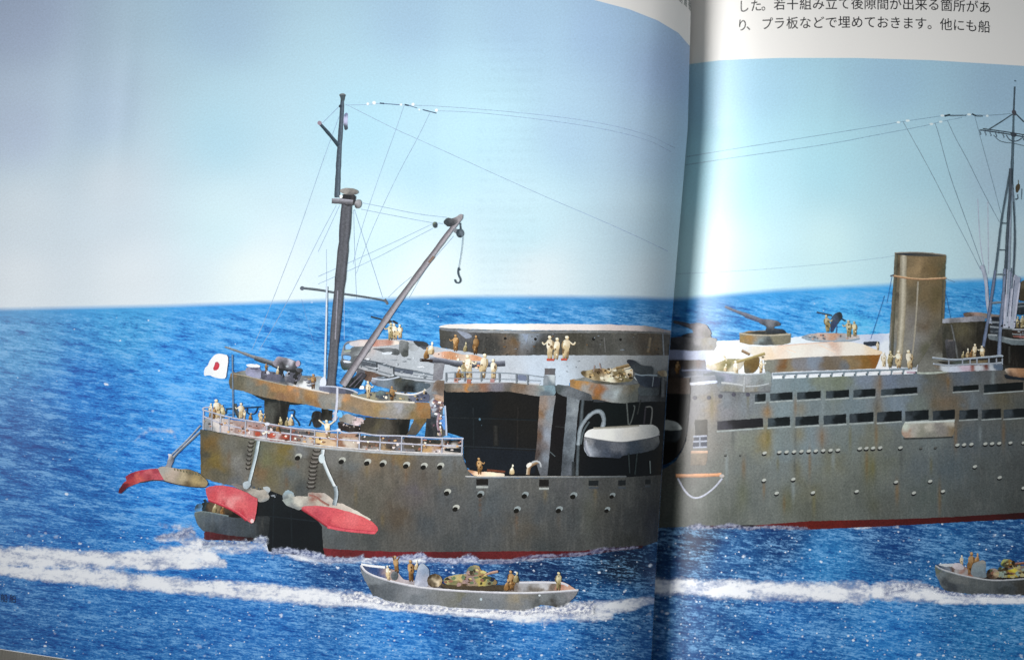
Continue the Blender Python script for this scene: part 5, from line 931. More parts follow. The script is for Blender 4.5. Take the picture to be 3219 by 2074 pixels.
g.p('V', '440 560,560 560,560 800,430 780', [(480, 600, '20242a'), (520, 700, '2c343c')], mot=.2); g.t('V', '430 625,560 630', 24, ['8c949c', '7c848c']); g.t('V', '430 680,560 695,720 705', 22, ['9ca4ac', '7c848c']); g.t('V', '440 740,560 740', 16, ['6c747c', '5c646c'])
g.p('V', '405 780,520 790,600 800,720 830,860 830,860 905,700 900,600 870,420 835', [(450, 810, '707a80'), (560, 820, '5c666c'), (640, 840, '78848a'), (760, 860, '6a767c'), (840, 880, '5c666a')], sm=0, mot=.15)
g.t('V', '410 778,520 785', 18, ['b4bcc0', '8c949c']); g.t('V', '600 820,720 838,860 840', 16, ['aab2b4', '80888c'])
g.b()
man(ship, 'V', 765, 700, 150, tone=3); man(ship, 'V', 818, 705, 165, tone=3)
g = S('bridge_rail'); g.t('V', '700 712,780 716,860 716', 20, ['b8bcc4', '8c949c']); g.t('V', '700 768,780 775,860 775', 14, ['9ca0a4', '7c8084']); g.p('V', '705 785,800 790,860 792,860 820,705 805', [(740, 800, '7c544c'), (820, 805, '9c6c68')], mot=.3); g.t('V', '800 716,800 790', 16, ['8c949c', '7c848c']); g.p('V', '700 730,860 730,860 762,700 758', '3c2c24', mot=.2); g.b()
g = S('signal_halyards', 'bundle of pale halyards beside the lattice tower')
g.p('V', '625 -10,800 90,770 350,725 700,590 690,600 350', [(640, 100, '9ca4bc'), (700, 200, 'a8b0c4'), (760, 200, 'a0a8bc'), (650, 400, 'a4acc0'), (640, 650, 'b4bccc'), (700, 500, 'a8b0c0')], sm=0, mot=.15, g=4)
for q in ('640 -10,625 300,600 690', '720 60,690 350,660 700', '790 150,755 400,720 690'): g.t('V', q, 26, ['b4b8cc', 'ccd0e0', 'a0a4b8'], mot=.3)
for q in ('690 -30,670 300,640 560', '728 120,700 400,690 560'): g.t('V', q, 11, ['50586c', '606c80'])
g.t('V', '330 -60,370 60,390 200,400 420,440 640', 52, ['98a4bc', 'b4bccc', '9ca8bc'], mot=.15, w1=34); g.t('L', '905 780,925 1000,920 1300,905 1500', 12, ['5c6c7c', '7c8c9c']); g.t('L', '915 900,930 1150,915 1420', 10, ['34424c', '54646c']); g.t('L', '895 820,890 1200,878 1540', 14, ['9ca8b8', '8494a4'])
g.b()
g = S('lattice_tower', 'steel lattice legs with rungs'); g.t('L', '893 680,862 860,830 1040,802 1300,768 1540', 11, ['42525c', '5c6e7a', '36464e'], w1=15, mot=.15); g.t('V', '495 0,470 180,430 450,400 640,350 920', 34, ['5c687c', '7884a0', '44546c'], w1=40, mot=.2)
g.t('L', '897 670,895 820,885 960,868 1240,855 1540', 22, ['343f48', '54606c', '3c4850'], w1=20, mot=.15); g.t('V', '608 -20,595 300,560 600,540 1030', 36, ['6c7890', '8490a8', '4a586c'], w1=46, mot=.2)
g.t('L', '835 1048,885 1050', 9, ['4c5c68', '40505a']); g.t('L', '820 1233,872 1235', 9, ['4c5c68', '40505a']); g.t('L', '800 1404,860 1407', 9, ['4c5c68', '40505a']); g.t('V', '500 50,595 48', 18, ['46565f', '7c8c94']); g.t('V', '455 395,570 385', 26, ['8c98a4', '4c5864']); g.b()

clutter('deck_fittings', ship, 'H', '500 740,860 690,1060 640,1090 800,600 800', 24, ['8c8454', 'f0e4c8', '5c5438', 'c8bc8c', 'fff8e8'], 13, 21)
clutter('deck_fittings', ship, 'H', '1450 460,1900 450,1940 490,1500 500', 16, ['b0705c', 'e0d4d0', '6c6c70', 'c8a898'], 11, 22)
clutter('deck_fittings', ship, 'V', '430 560,740 600,860 560,860 760,430 740', 22, ['3c444c', 'a8b0b4', '1c2024', '6c747c'], 13, 23)
# near-gutter details
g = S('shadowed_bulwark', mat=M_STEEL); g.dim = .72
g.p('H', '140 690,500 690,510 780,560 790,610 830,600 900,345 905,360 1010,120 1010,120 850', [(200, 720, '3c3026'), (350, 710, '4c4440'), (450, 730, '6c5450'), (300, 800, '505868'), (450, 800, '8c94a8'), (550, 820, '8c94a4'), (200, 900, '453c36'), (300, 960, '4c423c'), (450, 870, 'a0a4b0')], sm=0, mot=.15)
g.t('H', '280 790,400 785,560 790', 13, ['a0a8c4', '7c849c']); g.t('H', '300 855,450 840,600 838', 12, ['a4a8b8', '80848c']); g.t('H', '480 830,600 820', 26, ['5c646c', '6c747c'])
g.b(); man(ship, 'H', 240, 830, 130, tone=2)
g = S('gun', 'khaki gun with two crossing barrels'); g.dim = .72; g.p('H', '495 750,600 720,700 680,860 680,870 700,840 760,790 800,700 800,560 790', [(540, 750, 'e8dcc8'), (620, 730, 'd8c89c'), (700, 760, '8c8454'), (680, 720, 'a89c68'), (780, 720, 'b0a878'), (740, 780, 'e8e0c8'), (820, 760, 'f0e8d8')], mot=.35, g=3.5)
g.p('H', '860 700,1010 660,1000 760,960 810,865 820', [(900, 720, '8c7444'), (950, 760, '7c6438'), (880, 800, '6c6a5c')], mot=.15); g.t('H', '760 720,900 680,1060 630', 26, ['ccbc8c', 'a49464', '7c6c44']); g.t('H', '840 602,915 640', 26, ['ac9478', '8c7458', '746048']); g.t('H', '670 650,700 700', 14, ['e8dcc0', 'c8bc9c']); g.b()
man(ship, 'H', 790, 830, 140, tone=1); man(ship, 'H', 1020, 820, 135, tone=0); man(ship, 'H', 690, 800, 80, 'crouch', 0)

# hull
g = S('hull', 'grey funnel half of the hull with vertical rust streaks', mat=M_STEEL)
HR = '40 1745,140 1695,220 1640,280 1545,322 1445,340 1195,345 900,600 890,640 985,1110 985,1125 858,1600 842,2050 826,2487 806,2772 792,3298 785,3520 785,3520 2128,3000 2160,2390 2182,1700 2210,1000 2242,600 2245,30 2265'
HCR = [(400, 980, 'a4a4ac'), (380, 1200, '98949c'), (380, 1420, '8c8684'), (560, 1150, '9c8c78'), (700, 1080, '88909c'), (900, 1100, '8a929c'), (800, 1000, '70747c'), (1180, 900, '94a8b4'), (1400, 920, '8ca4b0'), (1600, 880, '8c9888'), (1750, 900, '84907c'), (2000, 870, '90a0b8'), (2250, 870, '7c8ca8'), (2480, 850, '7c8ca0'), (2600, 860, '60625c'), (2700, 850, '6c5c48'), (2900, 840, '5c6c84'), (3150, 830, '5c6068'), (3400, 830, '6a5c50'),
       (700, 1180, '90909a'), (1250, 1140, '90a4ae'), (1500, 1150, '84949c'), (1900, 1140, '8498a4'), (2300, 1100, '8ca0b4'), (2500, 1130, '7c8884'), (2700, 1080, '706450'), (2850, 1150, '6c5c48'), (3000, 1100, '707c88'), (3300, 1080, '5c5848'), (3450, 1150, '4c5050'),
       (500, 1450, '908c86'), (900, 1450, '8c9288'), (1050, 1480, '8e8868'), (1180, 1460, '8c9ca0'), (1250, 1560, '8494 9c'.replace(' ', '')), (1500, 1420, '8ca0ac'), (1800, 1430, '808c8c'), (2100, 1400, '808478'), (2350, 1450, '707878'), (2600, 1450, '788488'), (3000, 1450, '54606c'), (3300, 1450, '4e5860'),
       (200, 1750, '4a4a46'), (400, 1700, '6c6660'), (620, 1760, '7c807c'), (900, 1700, '747c7c'), (1250, 1700, '7c8688'), (1700, 1650, '7c7e6c'), (2200, 1650, '70766c'), (2500, 1700, '606c74'), (2800, 1700, '50606c'), (3150, 1700, '4c5458'), (3450, 1700, '3c4248'),  # tones nearest the gutter carry some fold shade in the ink
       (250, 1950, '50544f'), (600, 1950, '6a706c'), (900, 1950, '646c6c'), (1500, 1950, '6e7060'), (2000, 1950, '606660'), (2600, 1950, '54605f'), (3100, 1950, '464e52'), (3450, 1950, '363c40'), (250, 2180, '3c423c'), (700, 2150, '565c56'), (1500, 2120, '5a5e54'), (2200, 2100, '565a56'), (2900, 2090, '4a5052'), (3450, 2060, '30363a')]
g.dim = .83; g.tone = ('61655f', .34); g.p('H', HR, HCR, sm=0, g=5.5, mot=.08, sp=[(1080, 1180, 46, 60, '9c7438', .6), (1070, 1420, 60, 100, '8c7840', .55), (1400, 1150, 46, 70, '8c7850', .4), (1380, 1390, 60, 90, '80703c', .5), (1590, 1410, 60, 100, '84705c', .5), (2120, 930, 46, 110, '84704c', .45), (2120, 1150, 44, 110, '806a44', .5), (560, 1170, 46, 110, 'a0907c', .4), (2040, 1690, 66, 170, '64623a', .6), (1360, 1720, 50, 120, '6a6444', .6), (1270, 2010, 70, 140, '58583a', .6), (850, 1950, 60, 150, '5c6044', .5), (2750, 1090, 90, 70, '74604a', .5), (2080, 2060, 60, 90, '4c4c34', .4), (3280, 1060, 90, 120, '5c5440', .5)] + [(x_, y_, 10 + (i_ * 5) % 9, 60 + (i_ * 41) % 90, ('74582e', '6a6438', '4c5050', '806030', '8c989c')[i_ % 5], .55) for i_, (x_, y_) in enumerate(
    ((1085, 1140), (1090, 1420), (1345, 1420), (1345, 1130), (1600, 1120), (1595, 1420), (1860, 1420), (2110, 1130), (2105, 1390), (2360, 1380), (2140, 900), (1180, 1660), (1340, 1680), (1480, 1640), (1700, 1620), (2015, 1650), (2075, 1700), (2340, 1620), (1050, 1900), (1325, 1900), (1240, 2040), (1520, 2030), (1930, 2010), (2300, 1920),
     (700, 1680), (860, 1700), (560, 1120), (2600, 1380), (2850, 1400), (3080, 1380), (3300, 1380), (2620, 1680), (3100, 1720), (2780, 900), (3200, 880), (2700, 1990), (900, 1060), (760, 1400)))])
g.b()
g = S('boot_stripe', 'red stripe at the waterline of the funnel half'); g.dim = .52; g.p('I', '480 1052,720 1045,1000 1042,1500 1006,2000 995,2390 985,2800 968,3200 945,3520 925,3520 985,3000 1010,2390 1045,1900 1068,1500 1085,1250 1080,1000 1062,720 1070,500 1070', [(600, 1060, '5c2c30'), (900, 1050, '302a34'), (1060, 1045, '8c4444'), (1200, 1050, '7c2420'), (1600, 1045, '802820'), (2100, 1030, '702420'), (2600, 1010, '64211f'), (3100, 980, '541c1c'), (3480, 960, '401414')], sm=0, mot=.2); g.b()
foamstrip('waterline_foam', ship, 'I', [(300, 1065, 24), (440, 1055, 34), (560, 1068, 20), (740, 1050, 34), (900, 1080, 24), (1060, 1062, 20), (1300, 1068, 20), (1500, 1085, 22)], 'a8acc0', .75)

g = S('deck_edge_rail', 'rail along the top of the hull')
g.p('H', '1125 862,1130 845,1600 830,2050 815,2487 800,2487 815,2050 832,1600 846', '4a5458', sm=0, mot=.15)
for i in range(12):
    x = 1130 + i * 112; y = 858 - i * 4.0; g.t('H', [(x, y), (x + 92, y - 5)], 22, ['f4faff', 'e4ecf4'], sm=0)
g.t('H', '1130 824,1700 803,2390 775,2480 770', 20, ['a4b0bc', '8494a0', '4c5c64'])
for i in range(11): x = 1240 + i * 112; g.t('H', [(x, 818 - i * 4), (x, 862 - i * 4)], 14, ['8494a0', '6c7c84'])
g.t('K', '960 940,1050 930,1060 880', 16, ['c8ccd4', 'a4a8ac']); g.t('K', '1050 985,1200 990,1430 970', 24, ['c4ccc0', '9ca49c'], mot=.3); g.b()
g = S('bow_tub', 'pale sided tub jutting from the hull', mat=M_STEEL); g.dim = .8
g.p('H', '555 790,640 800,740 812,860 825,980 822,1060 815,1080 790,1118 812,1120 920,1108 985,990 995,870 998,740 985,640 985,610 930,600 850', [(620, 850, '707c88'), (700, 850, 'a4a8bc'), (780, 880, 'a0a8b4'), (880, 880, 'b4b8bc'), (960, 870, '98a0a4'), (1060, 870, '9ca8a8'), (700, 950, '8c8c84'), (780, 960, '94948c'), (960, 950, '8c887c'), (1080, 950, '84888c')], sm=0, mot=.1)
g.t('H', '560 790,740 816,860 830,980 826,1070 812', 14, ['c8d0d8', '98a0a4']); g.t('H', '650 905,740 912,860 930', 16, ['d0d4d8', 'a4a8a8']); g.t('H', '880 940,1000 935,1100 912', 12, ['c4ccd4', '9ca0a0']); g.t('H', '862 835,858 990', 18, ['b8bcc0', '8c9090'], mot=.3); g.t('H', '640 990,870 1002,1108 990', 14, ['54585c', '6c7074']); g.b()
g = S('bulwark_cap'); g.p('H', '345 905,450 895,610 880,615 905,480 920,350 928', [(400, 910, 'd8dce8'), (560, 895, 'ccd4ec')], mot=.05); g.b()
for x, y in ((400, 1045), (532, 1045), (640, 1030), (765, 1015), (897, 1015)): S('scuttle').e('H', x, y, 20, 20, '4c4c58', mot=.3, g=2.5).b()

def win(q, tile='H', c0='3c464c', c1='12181a'):
    x0, y0, x1, y1 = q; dy = (x1 - x0) * .035
    ps_ = [(x0, y0 + dy), (x1, y0 - dy), (x1, y1 - dy), (x0, y1 + dy)]
    g = S('window_opening'); g.p(tile, ps_, [(x0 + (x1 - x0) * .12, (y0 + y1) / 2, c0), (x0 + (x1 - x0) * .45, (y0 + y1) / 2, c1), (x1 - 6, (y0 + y1) / 2, c1)], sm=0, mot=.3, g=3.5)
    g.t(tile, [(x0 - 5, y1 + dy + 12), (x1 + 5, y1 - dy + 12)], 14, ['a8b0b0', '8a9494'], mot=.3); g.b()
for q in ((965, 1008, 1066, 1080), (1108, 998, 1318, 1068), (1362, 988, 1582, 1056), (1632, 976, 1846, 1045), (1890, 965, 2096, 1036), (2150, 955, 2490, 1012)): win(q)
for q in ((1500, 1138, 1822, 1205), (1888, 1112, 2380, 1215)): win(q, 'K', '1c2428', '0f1414')
for q in ((1086, 1230, 1296, 1312), (1345, 1218, 1566, 1302), (1610, 1205, 1822, 1290), (1868, 1192, 2076, 1276), (2118, 1182, 2342, 1266)): win(q)
win((612, 1250, 1042, 1335), 'H', '3c3c44', '1c1c20')
for q in ((205, -10, 505, 104), (550, -28, 858, 98), (902, -40, 1195, 84), (1248, -45, 1522, 74), (1580, -50, 1812, 66), (1862, -55, 2102, 58), (2135, -60, 2420, 50)): win(q, 'J', '3a4248', '11171a')
g = S('scupper_box', 'pale blank box bolted to the hull side'); g.p('J', '880 130,900 108,1200 92,1520 80,1522 200,1500 285,1200 300,900 308,850 245', [(900, 130, 'c4ccc0'), (1200, 110, 'c0bcb0'), (1480, 95, 'b8b4a8'), (960, 200, 'a8a49c'), (1100, 210, '8c8c80'), (1300, 200, '84807c'), (1480, 220, '7c6c54'), (870, 250, 'a89080'), (1200, 280, '84847c')], mot=.1); g.t('J', '880 312,1200 305,1500 292', 22, ['2c2e2c', '454a4a']); g.t('J', '900 118,1200 104,1520 92', 26, ['d4dcd8', 'b0b4ac']); g.b()
g = S('doorway', 'dark doorway with slats beneath'); g.p('I', '400 60,520 52,522 210,405 216', [(430, 120, '2e2e2a'), (500, 120, '46423c')], sm=0, mot=.15); g.p('I', '395 215,515 208,515 315,380 320', '2c3448', sm=0, mot=.2)
for y in (214, 262, 318): g.t('I', [(385, y), (515, y - 6)], 14, ['b4b8c8', '949cac'])
g.t('I', '448 214,448 310', 12, ['8c94a4', '8c94a4']); g.b()
g = S('locker'); g.p('I', '366 352,522 350,518 430,500 482,360 485', [(400, 400, '847868'), (480, 420, '887c70'), (430, 475, '5c564e')], sm=0, mot=.08); g.t('I', '366 360,522 358', 24, ['d8b49c', 'b4947c']); g.b()
g = S('accommodation_platform', 'orange brown platform with a loop of white rope'); g.t('I', '222 582,400 582,650 572', 34, ['e8a87c', 'd09870', '8c6448'], mot=.15); g.e('I', 655, 582, 24, 16, 'b0a8a4'); g.t('I', '240 605,270 660,310 730,370 785,430 792,500 762,590 690,660 605', 16, ['c8ccdc', 'a4a8b8'], mot=.2); g.b()
RV = [('I', x, y, 1) for x, y in ((1055, 370), (1195, 362), (1262, 360), (1333, 358), (1402, 355), (1470, 352), (1538, 350), (1607, 347), (1675, 345), (1745, 342), (1950, 328), (2012, 326), (2075, 324), (2142, 320), (2332, 320), (1050, 625), (1325, 617), (1170, 747), (1510, 742), (1920, 730), (2290, 642))]
RV += [('I', 692, 388, .6), ('I', 830, 388, .5)] + [('J', x * 1.0, y * 1.0, 1.33 * s_) for x, y, s_ in ((1010, 992, 1), (1215, 845, 1), (1375, 972, 1), (1775, 662, 1), (2085, 800, 1), (1100, 432, .6), (1280, 425, .6), (1555, 392, 1), (1640, 389, 1), (1730, 384, 1), (1905, 378, 1), (1990, 375, 1), (2080, 371, 1), (2220, 366, .9), (2384, 365, .9), (2384, 930, 1))]
for tl, x, y, s_ in RV:
    g = S('porthole'); g.e(tl, x - 3, y + 12 * abs(s_), 23 * s_, 16 * s_, '1e2022', -10, g=2.5); g.e(tl, x + 1, y - 3, 21 * s_, 13 * s_, 'b4b8b2' if s_ >= 1 else '5c5e5a', -20, g=2.5); g.b()
# black arch and the end of the lifeboat
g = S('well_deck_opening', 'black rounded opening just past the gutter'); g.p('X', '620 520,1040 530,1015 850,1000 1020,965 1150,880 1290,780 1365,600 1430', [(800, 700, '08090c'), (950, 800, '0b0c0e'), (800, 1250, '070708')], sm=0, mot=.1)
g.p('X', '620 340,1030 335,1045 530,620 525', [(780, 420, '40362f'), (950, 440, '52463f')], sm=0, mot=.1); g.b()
g = S('lifeboat', 'rounded end of a white lifeboat past the gutter'); g.p('X', '700 960,940 955,925 1050,880 1110,700 1115', [(760, 1040, '1a2024'), (900, 1020, '30363a')], mot=.1); g.p('X', '705 845,800 850,880 872,925 920,940 965,850 970,705 968', [(750, 900, 'b0b6b4'), (880, 920, 'c0c6c4'), (850, 960, '8c9290')], mot=.05); g.b()

# crew and wing rail by the funnel
for a in ((635, 925, 210, 1), (710, 920, 225, 3), (820, 925, 235, 0), (965, 935, 250, 0), (560, 700, 110, 0)): man(ship, 'K', a[0], a[1], a[2], tone=a[3])
man(ship, 'K', 1680, 795, 130, 'crouch', 0); man(ship, 'K', 1625, 800, 95, 'crouch', 3); man(ship, 'K', 1730, 795, 110, 'crouch', 2); man(ship, 'K', 1765, 800, 190, tone=0); man(ship, 'K', 1875, 800, 165, tone=0)
g = S('deck_strip'); g.p('K', '1240 880,1400 900,1700 890,2120 865,2130 950,1900 955,1430 975,1330 950', [(1300, 910, '7c7468'), (1400, 940, 'c8d0d8'), (1500, 930, 'd0d8e8'), (1650, 925, 'c8b8c8'), (1750, 910, '8c5c54'), (1820, 930, 'c8ccd4'), (1900, 905, '6c3c34'), (2000, 930, 'b8c0c8'), (2070, 900, '5c6c80')], mot=.2, g=4)
g.p('K', '1290 835,1440 845,1960 820,2110 800,2110 850,1400 880', [(1360, 855, '2c2a26'), (1600, 845, '4a5450'), (1760, 840, '6c6658'), (1880, 840, '7a6c54'), (2000, 830, '24282c')], mot=.4, g=4); g.t('K', '540 920,700 925', 34, ['fbfdff', 'e8ecf4']); g.t('K', '600 985,720 985', 30, ['f4f6fc', 'dcdce8']); g.t('K', '750 985,860 980', 26, ['f4f6fc', 'c8b8b8']); g.t('K', '920 975,1030 975', 26, ['c8b8c8', 'b0909c']); g.b()
g = S('railing', 'pale double railing beside the funnel'); g.t('K', '1240 792,1400 812,1550 822,1750 800,1950 785,2110 768,2125 780', 24, ['ccd4dc', 'a0acb8', '6c7884'], mot=.2); g.t('K', '1250 868,1400 888,1550 885,1750 872,1950 870,2110 855', 18, ['b8c0cc', '8c98a4'], mot=.3)
for x in (1448, 1620, 1715, 1800, 1950, 2045, 2118): g.t('K', [(x, 800), (x, 880)], 16, ['a8b0bc', '8c94a0'])
g.b()
g = S('capped_vent', 'orange brown roll at the page edge'); g.p('V', '600 1190,680 1180,860 1185,860 1300,700 1290,640 1250', [(640, 1210, 'c0b8ac'), (720, 1210, 'c09878'), (800, 1230, 'a07858'), (700, 1270, '6c5444'), (830, 1280, '7c5c44')], mot=.2); g.p('V', '600 1250,700 1280,860 1300,860 1330,620 1310', '1e242c', mot=.15); g.b()

# ================================================================== printed boats in front
boat2 = empty('printed_cargo_boat', book, 'print of a grey launch carrying a camouflaged tank, beside the white wake')
B2 = lambda n, l=None, m=None: G(n, boat2, m, l)
g = B2('inner_planking'); g.dim = .72; g.p('S', '160 270,260 300,400 310,500 335,560 420,780 440,1000 470,1500 470,1640 440,2060 440,2110 465,2190 520,1900 540,1600 546,1200 532,900 512,700 492,500 452,300 395,190 330', [(200, 300, '4c5c80'), (300, 340, '3c5c94'), (450, 400, 'c0a8a0'), (560, 440, 'd8ccd0'), (700, 470, 'b8b0b4'), (1000, 500, '2c2624'), (1400, 505, '2a2624'), (1620, 480, '8c8078'), (1700, 450, 'd4d4d8'), (1850, 450, 'e4e4e8'), (1800, 500, '80766a'), (1950, 510, '8c7c70'), (2060, 500, 'd89880'), (2120, 500, 'f0c4ac')], mot=.25, g=4.5)
g.t('S', '165 275,250 292,390 305', 20, ['ffffff', 'e8ecf0']); g.t('S', '1650 448,1900 446,2060 452,2110 480', 20, ['e8e8ee', 'c4c4cc']); g.b()
g = B2('hull', m=M_STEEL); g.p('S', '155 290,172 332,300 400,500 457,700 497,900 518,1200 538,1600 553,1900 545,2205 520,2180 570,2130 622,2070 672,2020 690,1960 668,1850 655,1780 690,1700 714,1500 702,1250 692,1000 682,860 655,650 656,520 640,400 618,310 575,275 575,250 520,200 430,165 350', [(180, 340, '747c84'), (300, 440, '80868c'), (400, 560, '5c6268'), (300, 540, '50565c'), (700, 530, '8c9096'), (700, 610, '70767c'), (1000, 560, '7c7e7e'), (1100, 600, '747468'), (1150, 640, '74787c'), (1400, 570, '84888c'), (1400, 660, '70767c'), (1650, 580, '948c7c'), (1700, 660, '7c8084'), (1900, 590, '7a7e80'), (1830, 630, '565a5c'), (2050, 590, '787c80'), (1950, 680, '3c3a34'), (2080, 640, '5a5e62'), (2150, 550, '8c8c90')], sm=0, g=5, mot=.1)
g.e('S', 1290, 605, 12, 14, 'b4c4cc'); g.e('S', 1840, 568, 12, 9, 'dce4e8'); g.b()
g = B2('gunwale'); g.t('S', '160 285,200 345,300 394,500 452,700 492,900 514,1200 534,1600 549,1900 542,2205 520', 20, ['f4f4f8', 'd4d4dc', '9c9ca4'], mot=.15); g.b()
man(boat2, 'S', 500, 360, 170, 'up', 2, 'man with both arms raised at the stern'); man(boat2, 'S', 425, 430, 150, tone=0)
g = B2('rounded_locker'); g.e('S', 478, 385, 36, 44, [(470, 370, '74787c'), (490, 400, '4c5458')], mot=.3); g.b()
man(boat2, 'S', 635, 440, 215, tone=2); man(boat2, 'S', 680, 330, 100, 'crouch', 0)
g = B2('wheel_shield', 'pale tapering shield of the helm'); g.p('S', '700 300,730 262,770 285,805 330,800 400,790 495,690 480,660 470', [(740, 290, 'b0bccc'), (780, 350, '8c9cb4'), (720, 400, 'a4acc0'), (680, 460, 'e8e8f0'), (770, 460, 'a4a8b8')], mot=.25); g.b()
g = B2('cargo_drum'); g.e('S', 855, 430, 72, 66, [(800, 420, '3c3020'), (840, 380, '54442c'), (870, 440, 'd8c8ac'), (900, 450, '9c8458'), (850, 490, '3c3020')], mot=.3, g=3); g.b()
g = B2('tank', 'camouflaged tank in green, yellow and pink'); g.dim = .8; g.tone = ('7c6c50', .25)
g.p('S', '920 450,960 470,1200 480,1440 470,1550 480,1540 520,1300 525,1000 505,925 490', [(1000, 490, '443c2c'), (1200, 500, '2c2424'), (1450, 500, '221e1e')], mot=.35, g=4)
g.p('S', '930 430,960 400,1040 375,1150 368,1280 370,1350 385,1440 430,1440 465,1330 480,1150 480,960 465', [(960, 430, '64806c'), (1000, 410, 'd8cc88'), (1080, 390, 'd8cc94'), (1130, 400, 'dcc88c'), (1060, 440, '80865c'), (1120, 460, '7c6444'), (1180, 430, 'a88c94'), (1230, 440, 'b49ca0'), (1290, 450, 'dccb6c'), (1310, 410, 'e4d080'), (1360, 440, '7c9078'), (1420, 440, '9c7c4c'), (960, 465, '4c5438')], mot=.3, g=3)
g.p('S', '1150 340,1180 295,1230 282,1275 295,1285 330,1330 350,1345 380,1290 385,1180 385,1150 365', [(1180, 330, '5c7c6c'), (1230, 295, 'c8bc88'), (1260, 300, 'd0c48c'), (1200, 370, '6c5050'), (1260, 350, 'ac8c90'), (1310, 370, 'c8a86c')], mot=.25, g=3)
g.t('S', '1330 375,1390 355,1450 345', 22, ['dcb8a4', 'b08c7c', '7c6450']); g.p('S', '1360 400,1420 400,1410 440,1380 440', '20283c', mot=.2); g.b()
clutter('tank_markings', boat2, 'S', '950 400,1150 370,1290 290,1350 385,1440 430,1430 465,1150 478,960 462', 46, ['4c5438', '8c6450', 'd8cc88', '6a7c5c', '50402c', 'a88c84', '3c3828'], 20, 31, 2)
man(boat2, 'S', 1580, 525, 200, 'stand', 2, 'brown clad man ahead of the tank'); man(boat2, 'S', 1535, 525, 120, 'crouch', 2); man(boat2, 'S', 1620, 450, 110, 'crouch', 3); man(boat2, 'S', 2018, 525, 185, tone=3)
foamstrip('bow_foam', boat2, 'S', [(-60, 600, 70), (150, 590, 60), (270, 610, 40), (400, 645, 30), (600, 675, 32), (850, 690, 36), (1000, 705, 26), (1250, 715, 24), (1500, 725, 24), (1700, 735, 30), (1850, 700, 44), (2000, 715, 44), (2150, 690, 80), (2380, 690, 90)], 'ffffff', 1.0)

boat3 = empty('printed_cargo_boat', book, 'print of a second grey launch cut off by the page edge below the funnel')
B3 = lambda n, l=None, m=None: G(n, boat3, m, l)
g = B3('inner_planking'); g.p('R', '905 530,1050 535,1210 520,1400 560,1700 700,2400 690,2400 775,2000 800,1750 780,1400 715,1100 640,930 570', [(1000, 560, '3c4c60'), (1100, 580, '7c8490'), (1200, 620, '5c4438'), (1300, 640, 'a4a0a0'), (1450, 690, '9c6c58'), (1600, 700, '8c9498'), (1850, 740, '241c18'), (2200, 740, '1a1412')], mot=.2, g=4); g.p('R', '940 530,1050 515,1220 510,1300 540,1200 560,1050 560', 'c8ccd0', mot=.1); g.b()
g = B3('hull', m=M_STEEL); g.p('R', '900 540,960 600,1100 655,1400 730,1750 795,2000 805,2410 775,2410 1045,2200 1035,1900 1025,1720 1015,1600 1040,1400 1010,1200 985,1070 960,1010 900,970 800,915 700', [(940, 640, '60685f'), (1000, 750, '6c7478'), (1300, 800, '6c7070'), (1300, 900, '545a5e'), (1150, 920, '3c4248'), (1700, 870, '5c6264'), (1700, 980, '4c5254'), (2100, 880, '50565a'), (2350, 900, '3c3c38'), (2100, 1000, '3c4244')], sm=0, g=4.5, mot=.1); g.b()
g = B3('gunwale'); g.t('R', '910 545,1000 605,1150 655,1400 722,1750 785,2000 797,2400 768', 26, ['d8d8dc', 'b0b4b8', '84888c'], mot=.15); g.b()
man(boat3, 'R', 1350, 600, 240, tone=0)
g = B3('canvas_roll'); g.p('R', '1200 520,1260 490,1370 530,1400 590,1330 620,1230 600,1190 560', [(1260, 520, 'd4ccd0'), (1330, 570, 'c0b8bc')], mot=.12); g.b()
man(boat3, 'R', 1490, 700, 400, tone=2, label='man in orange brown standing at the helm'); man(boat3, 'R', 1600, 520, 200, 'crouch', 2)
g = B3('wheel_shield'); g.p('R', '1530 520,1600 480,1720 450,1760 500,1750 640,1770 750,1550 730,1500 680', [(1620, 560, '84949c'), (1700, 480, 'a8a094'), (1700, 620, '6c7c88'), (1600, 680, '7c8890')], mot=.15); g.b()
g = B3('cargo_drum'); g.e('R', 1870, 680, 110, 90, [(1800, 650, '1e1614'), (1880, 600, 'a8988c'), (1920, 690, 'ccb490'), (1860, 740, '3c2c22')], mot=.35, g=3); g.b()
g = B3('tank', 'front of a camouflaged tank in grey green and yellow'); g.p('R', '1950 600,2050 570,2150 620,2260 570,2410 540,2410 720,2250 735,2000 750', [(2020, 620, '94a898'), (2090, 650, 'b4c094'), (2050, 720, '94a49c'), (2230, 640, 'd8c850'), (2230, 700, 'b8a030'), (2160, 680, '50401e'), (2330, 620, '8c7c78'), (2360, 720, '30221c')], mot=.25, g=3)
g.p('R', '1990 520,2030 450,2080 430,2180 450,2230 500,2240 580,2150 600,2020 560', [(2060, 460, 'b8bc6c'), (2140, 470, 'a8b484'), (2050, 530, '3c4a38'), (2140, 550, '50442e'), (2220, 540, 'a07830')], mot=.25, g=3); g.t('R', '2230 520,2320 510,2410 500', 40, ['b49484', '8c503c', '4c3024']); g.b()
clutter('tank_markings', boat3, 'R', '1800 620,1950 600,2080 450,2220 500,2400 560,2400 720,2000 745,1830 740', 46, ['4c5438', '8c6450', 'b8b080', '50402c', '94a498', '2c2418'], 34, 32, 2)
foamstrip('bow_foam', boat3, 'R', [(0, 970, 120), (500, 900, 90), (800, 900, 60), (950, 950, 60), (1150, 1020, 44), (1500, 1060, 44), (1700, 1040, 44), (2000, 1060, 40), (2390, 1060, 36)], 'e8ecf4', 1.0)

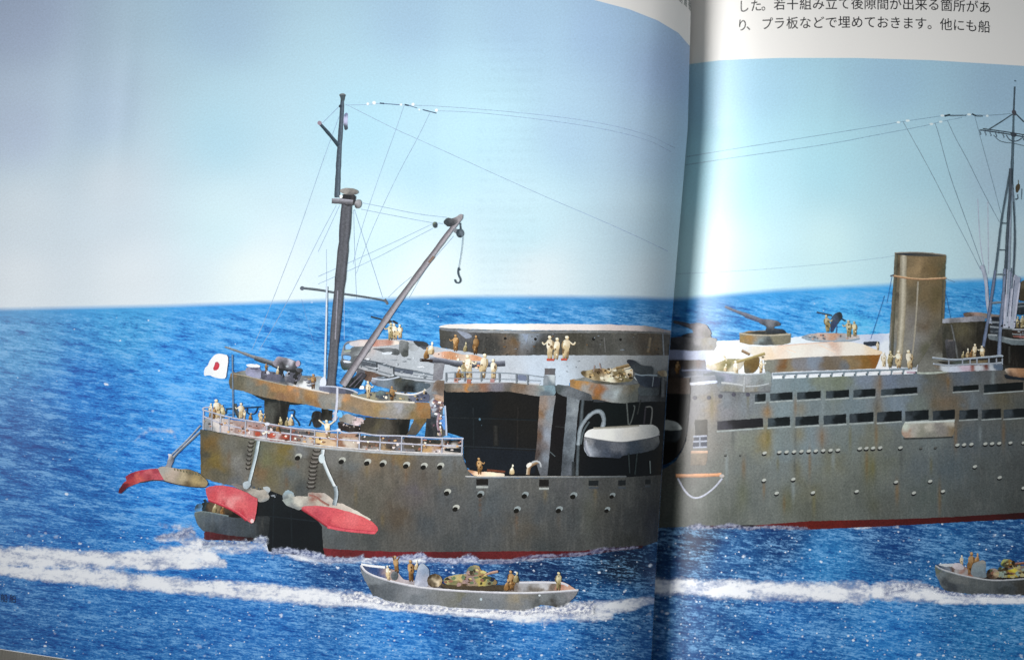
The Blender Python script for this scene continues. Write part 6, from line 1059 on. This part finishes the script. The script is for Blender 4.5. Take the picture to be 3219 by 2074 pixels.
# ================================================================== lettering
def text_line(s, chars_xy, size, col, name='text_line', label=None, shear=0.0):
    """each character's centre on the print raster; all characters of a line are one flat print"""
    VV, FF, n_ = [], [], 0
    for ch, (cx, cy, sx, sy, slope) in zip(s, chars_xy):
        cu = bpy.data.curves.new('glyph', 'FONT'); cu.body = ch; cu.size = 1.0; cu.align_x = 'CENTER'; cu.resolution_u = 3; cu.offset = 0.006
        o = bpy.data.objects.new('glyph', cu); COL.objects.link(o)
        dg = bpy.context.evaluated_depsgraph_get(); me = bpy.data.meshes.new_from_object(o.evaluated_get(dg))
        co = np.array([tuple(v.co) for v in me.vertices], float)
        if len(co):
            x = co[:, 0] * sx; y = -(co[:, 1] - 0.36) * sy
            P = np.c_[cx + x + shear * y, cy + y + slope * x]
            VV.append(P); FF += [tuple(i + n_ for i in p.vertices) for p in me.polygons]; n_ += len(P)
        bpy.data.objects.remove(o); bpy.data.curves.remove(cu); bpy.data.meshes.remove(me)
    if not VV: return
    P = np.concatenate(VV); side = 0 if P[:, 0].mean() < xg(P[:, 1].mean()) else 1
    keep = P
    lift = stack(P) + LAY * 3
    o = mesh_obj(name, to_world(P, side, lift), FF, M_TEXT, book, np.repeat(c(col)[None], len(P), 0), P)
    if label: o['label'] = label
    return o
l1 = 'した。若干組み立て後隙間が出来る箇所があ'; l2 = 'り、プラ板などで埋めておきます。他にも船'
def lay(xs_, ys_, n_, sx, sy):
    out = []
    for i in range(n_):
        u = i / (n_ - 1); x = np.interp(u, *xs_); y = np.interp(u, *ys_); dy = (np.interp(min(1, u + .02), *ys_) - np.interp(max(0, u - .02), *ys_)); dx = (np.interp(min(1, u + .02), *xs_) - np.interp(max(0, u - .02), *xs_))
        out.append((x, y, sx * (0.93 + .1 * min(1, u * 3)), sy, dy / dx))
    return out
text_line(l1, lay(([0, .053, .105, .158, .5, 1], [2338, 2377, 2411, 2451, 2715, 3096]), ([0, .16, .5, .8, 1], [21, 14, 12, 16, 24]), 20, 39, 41), 1, '2a2a2e', label='first line of Japanese text, cut by the top of the picture')
text_line(l2, lay(([0, .053, .105, .158, .5, 1], [2334, 2364, 2411, 2450, 2715, 3094]), ([0, .16, .5, .8, 1], [80, 74, 70, 76, 85]), 20, 39, 41), 1, '26262a', label='second line of Japanese text')
text_line('船舶', [(13, 1879, 24, 28, .12), (40, 1881, 22, 28, .12)], 1, '0c1c34', label='two small characters printed on the blue sea')
text_line('前置棚', [(2140, -6, 12, 34, .9), (2155, 4, 11, 36, 1.1), (2168, 16, 8, 38, 1.3)], 1, '6a706e', label='sliver of small print squeezed into the gutter')
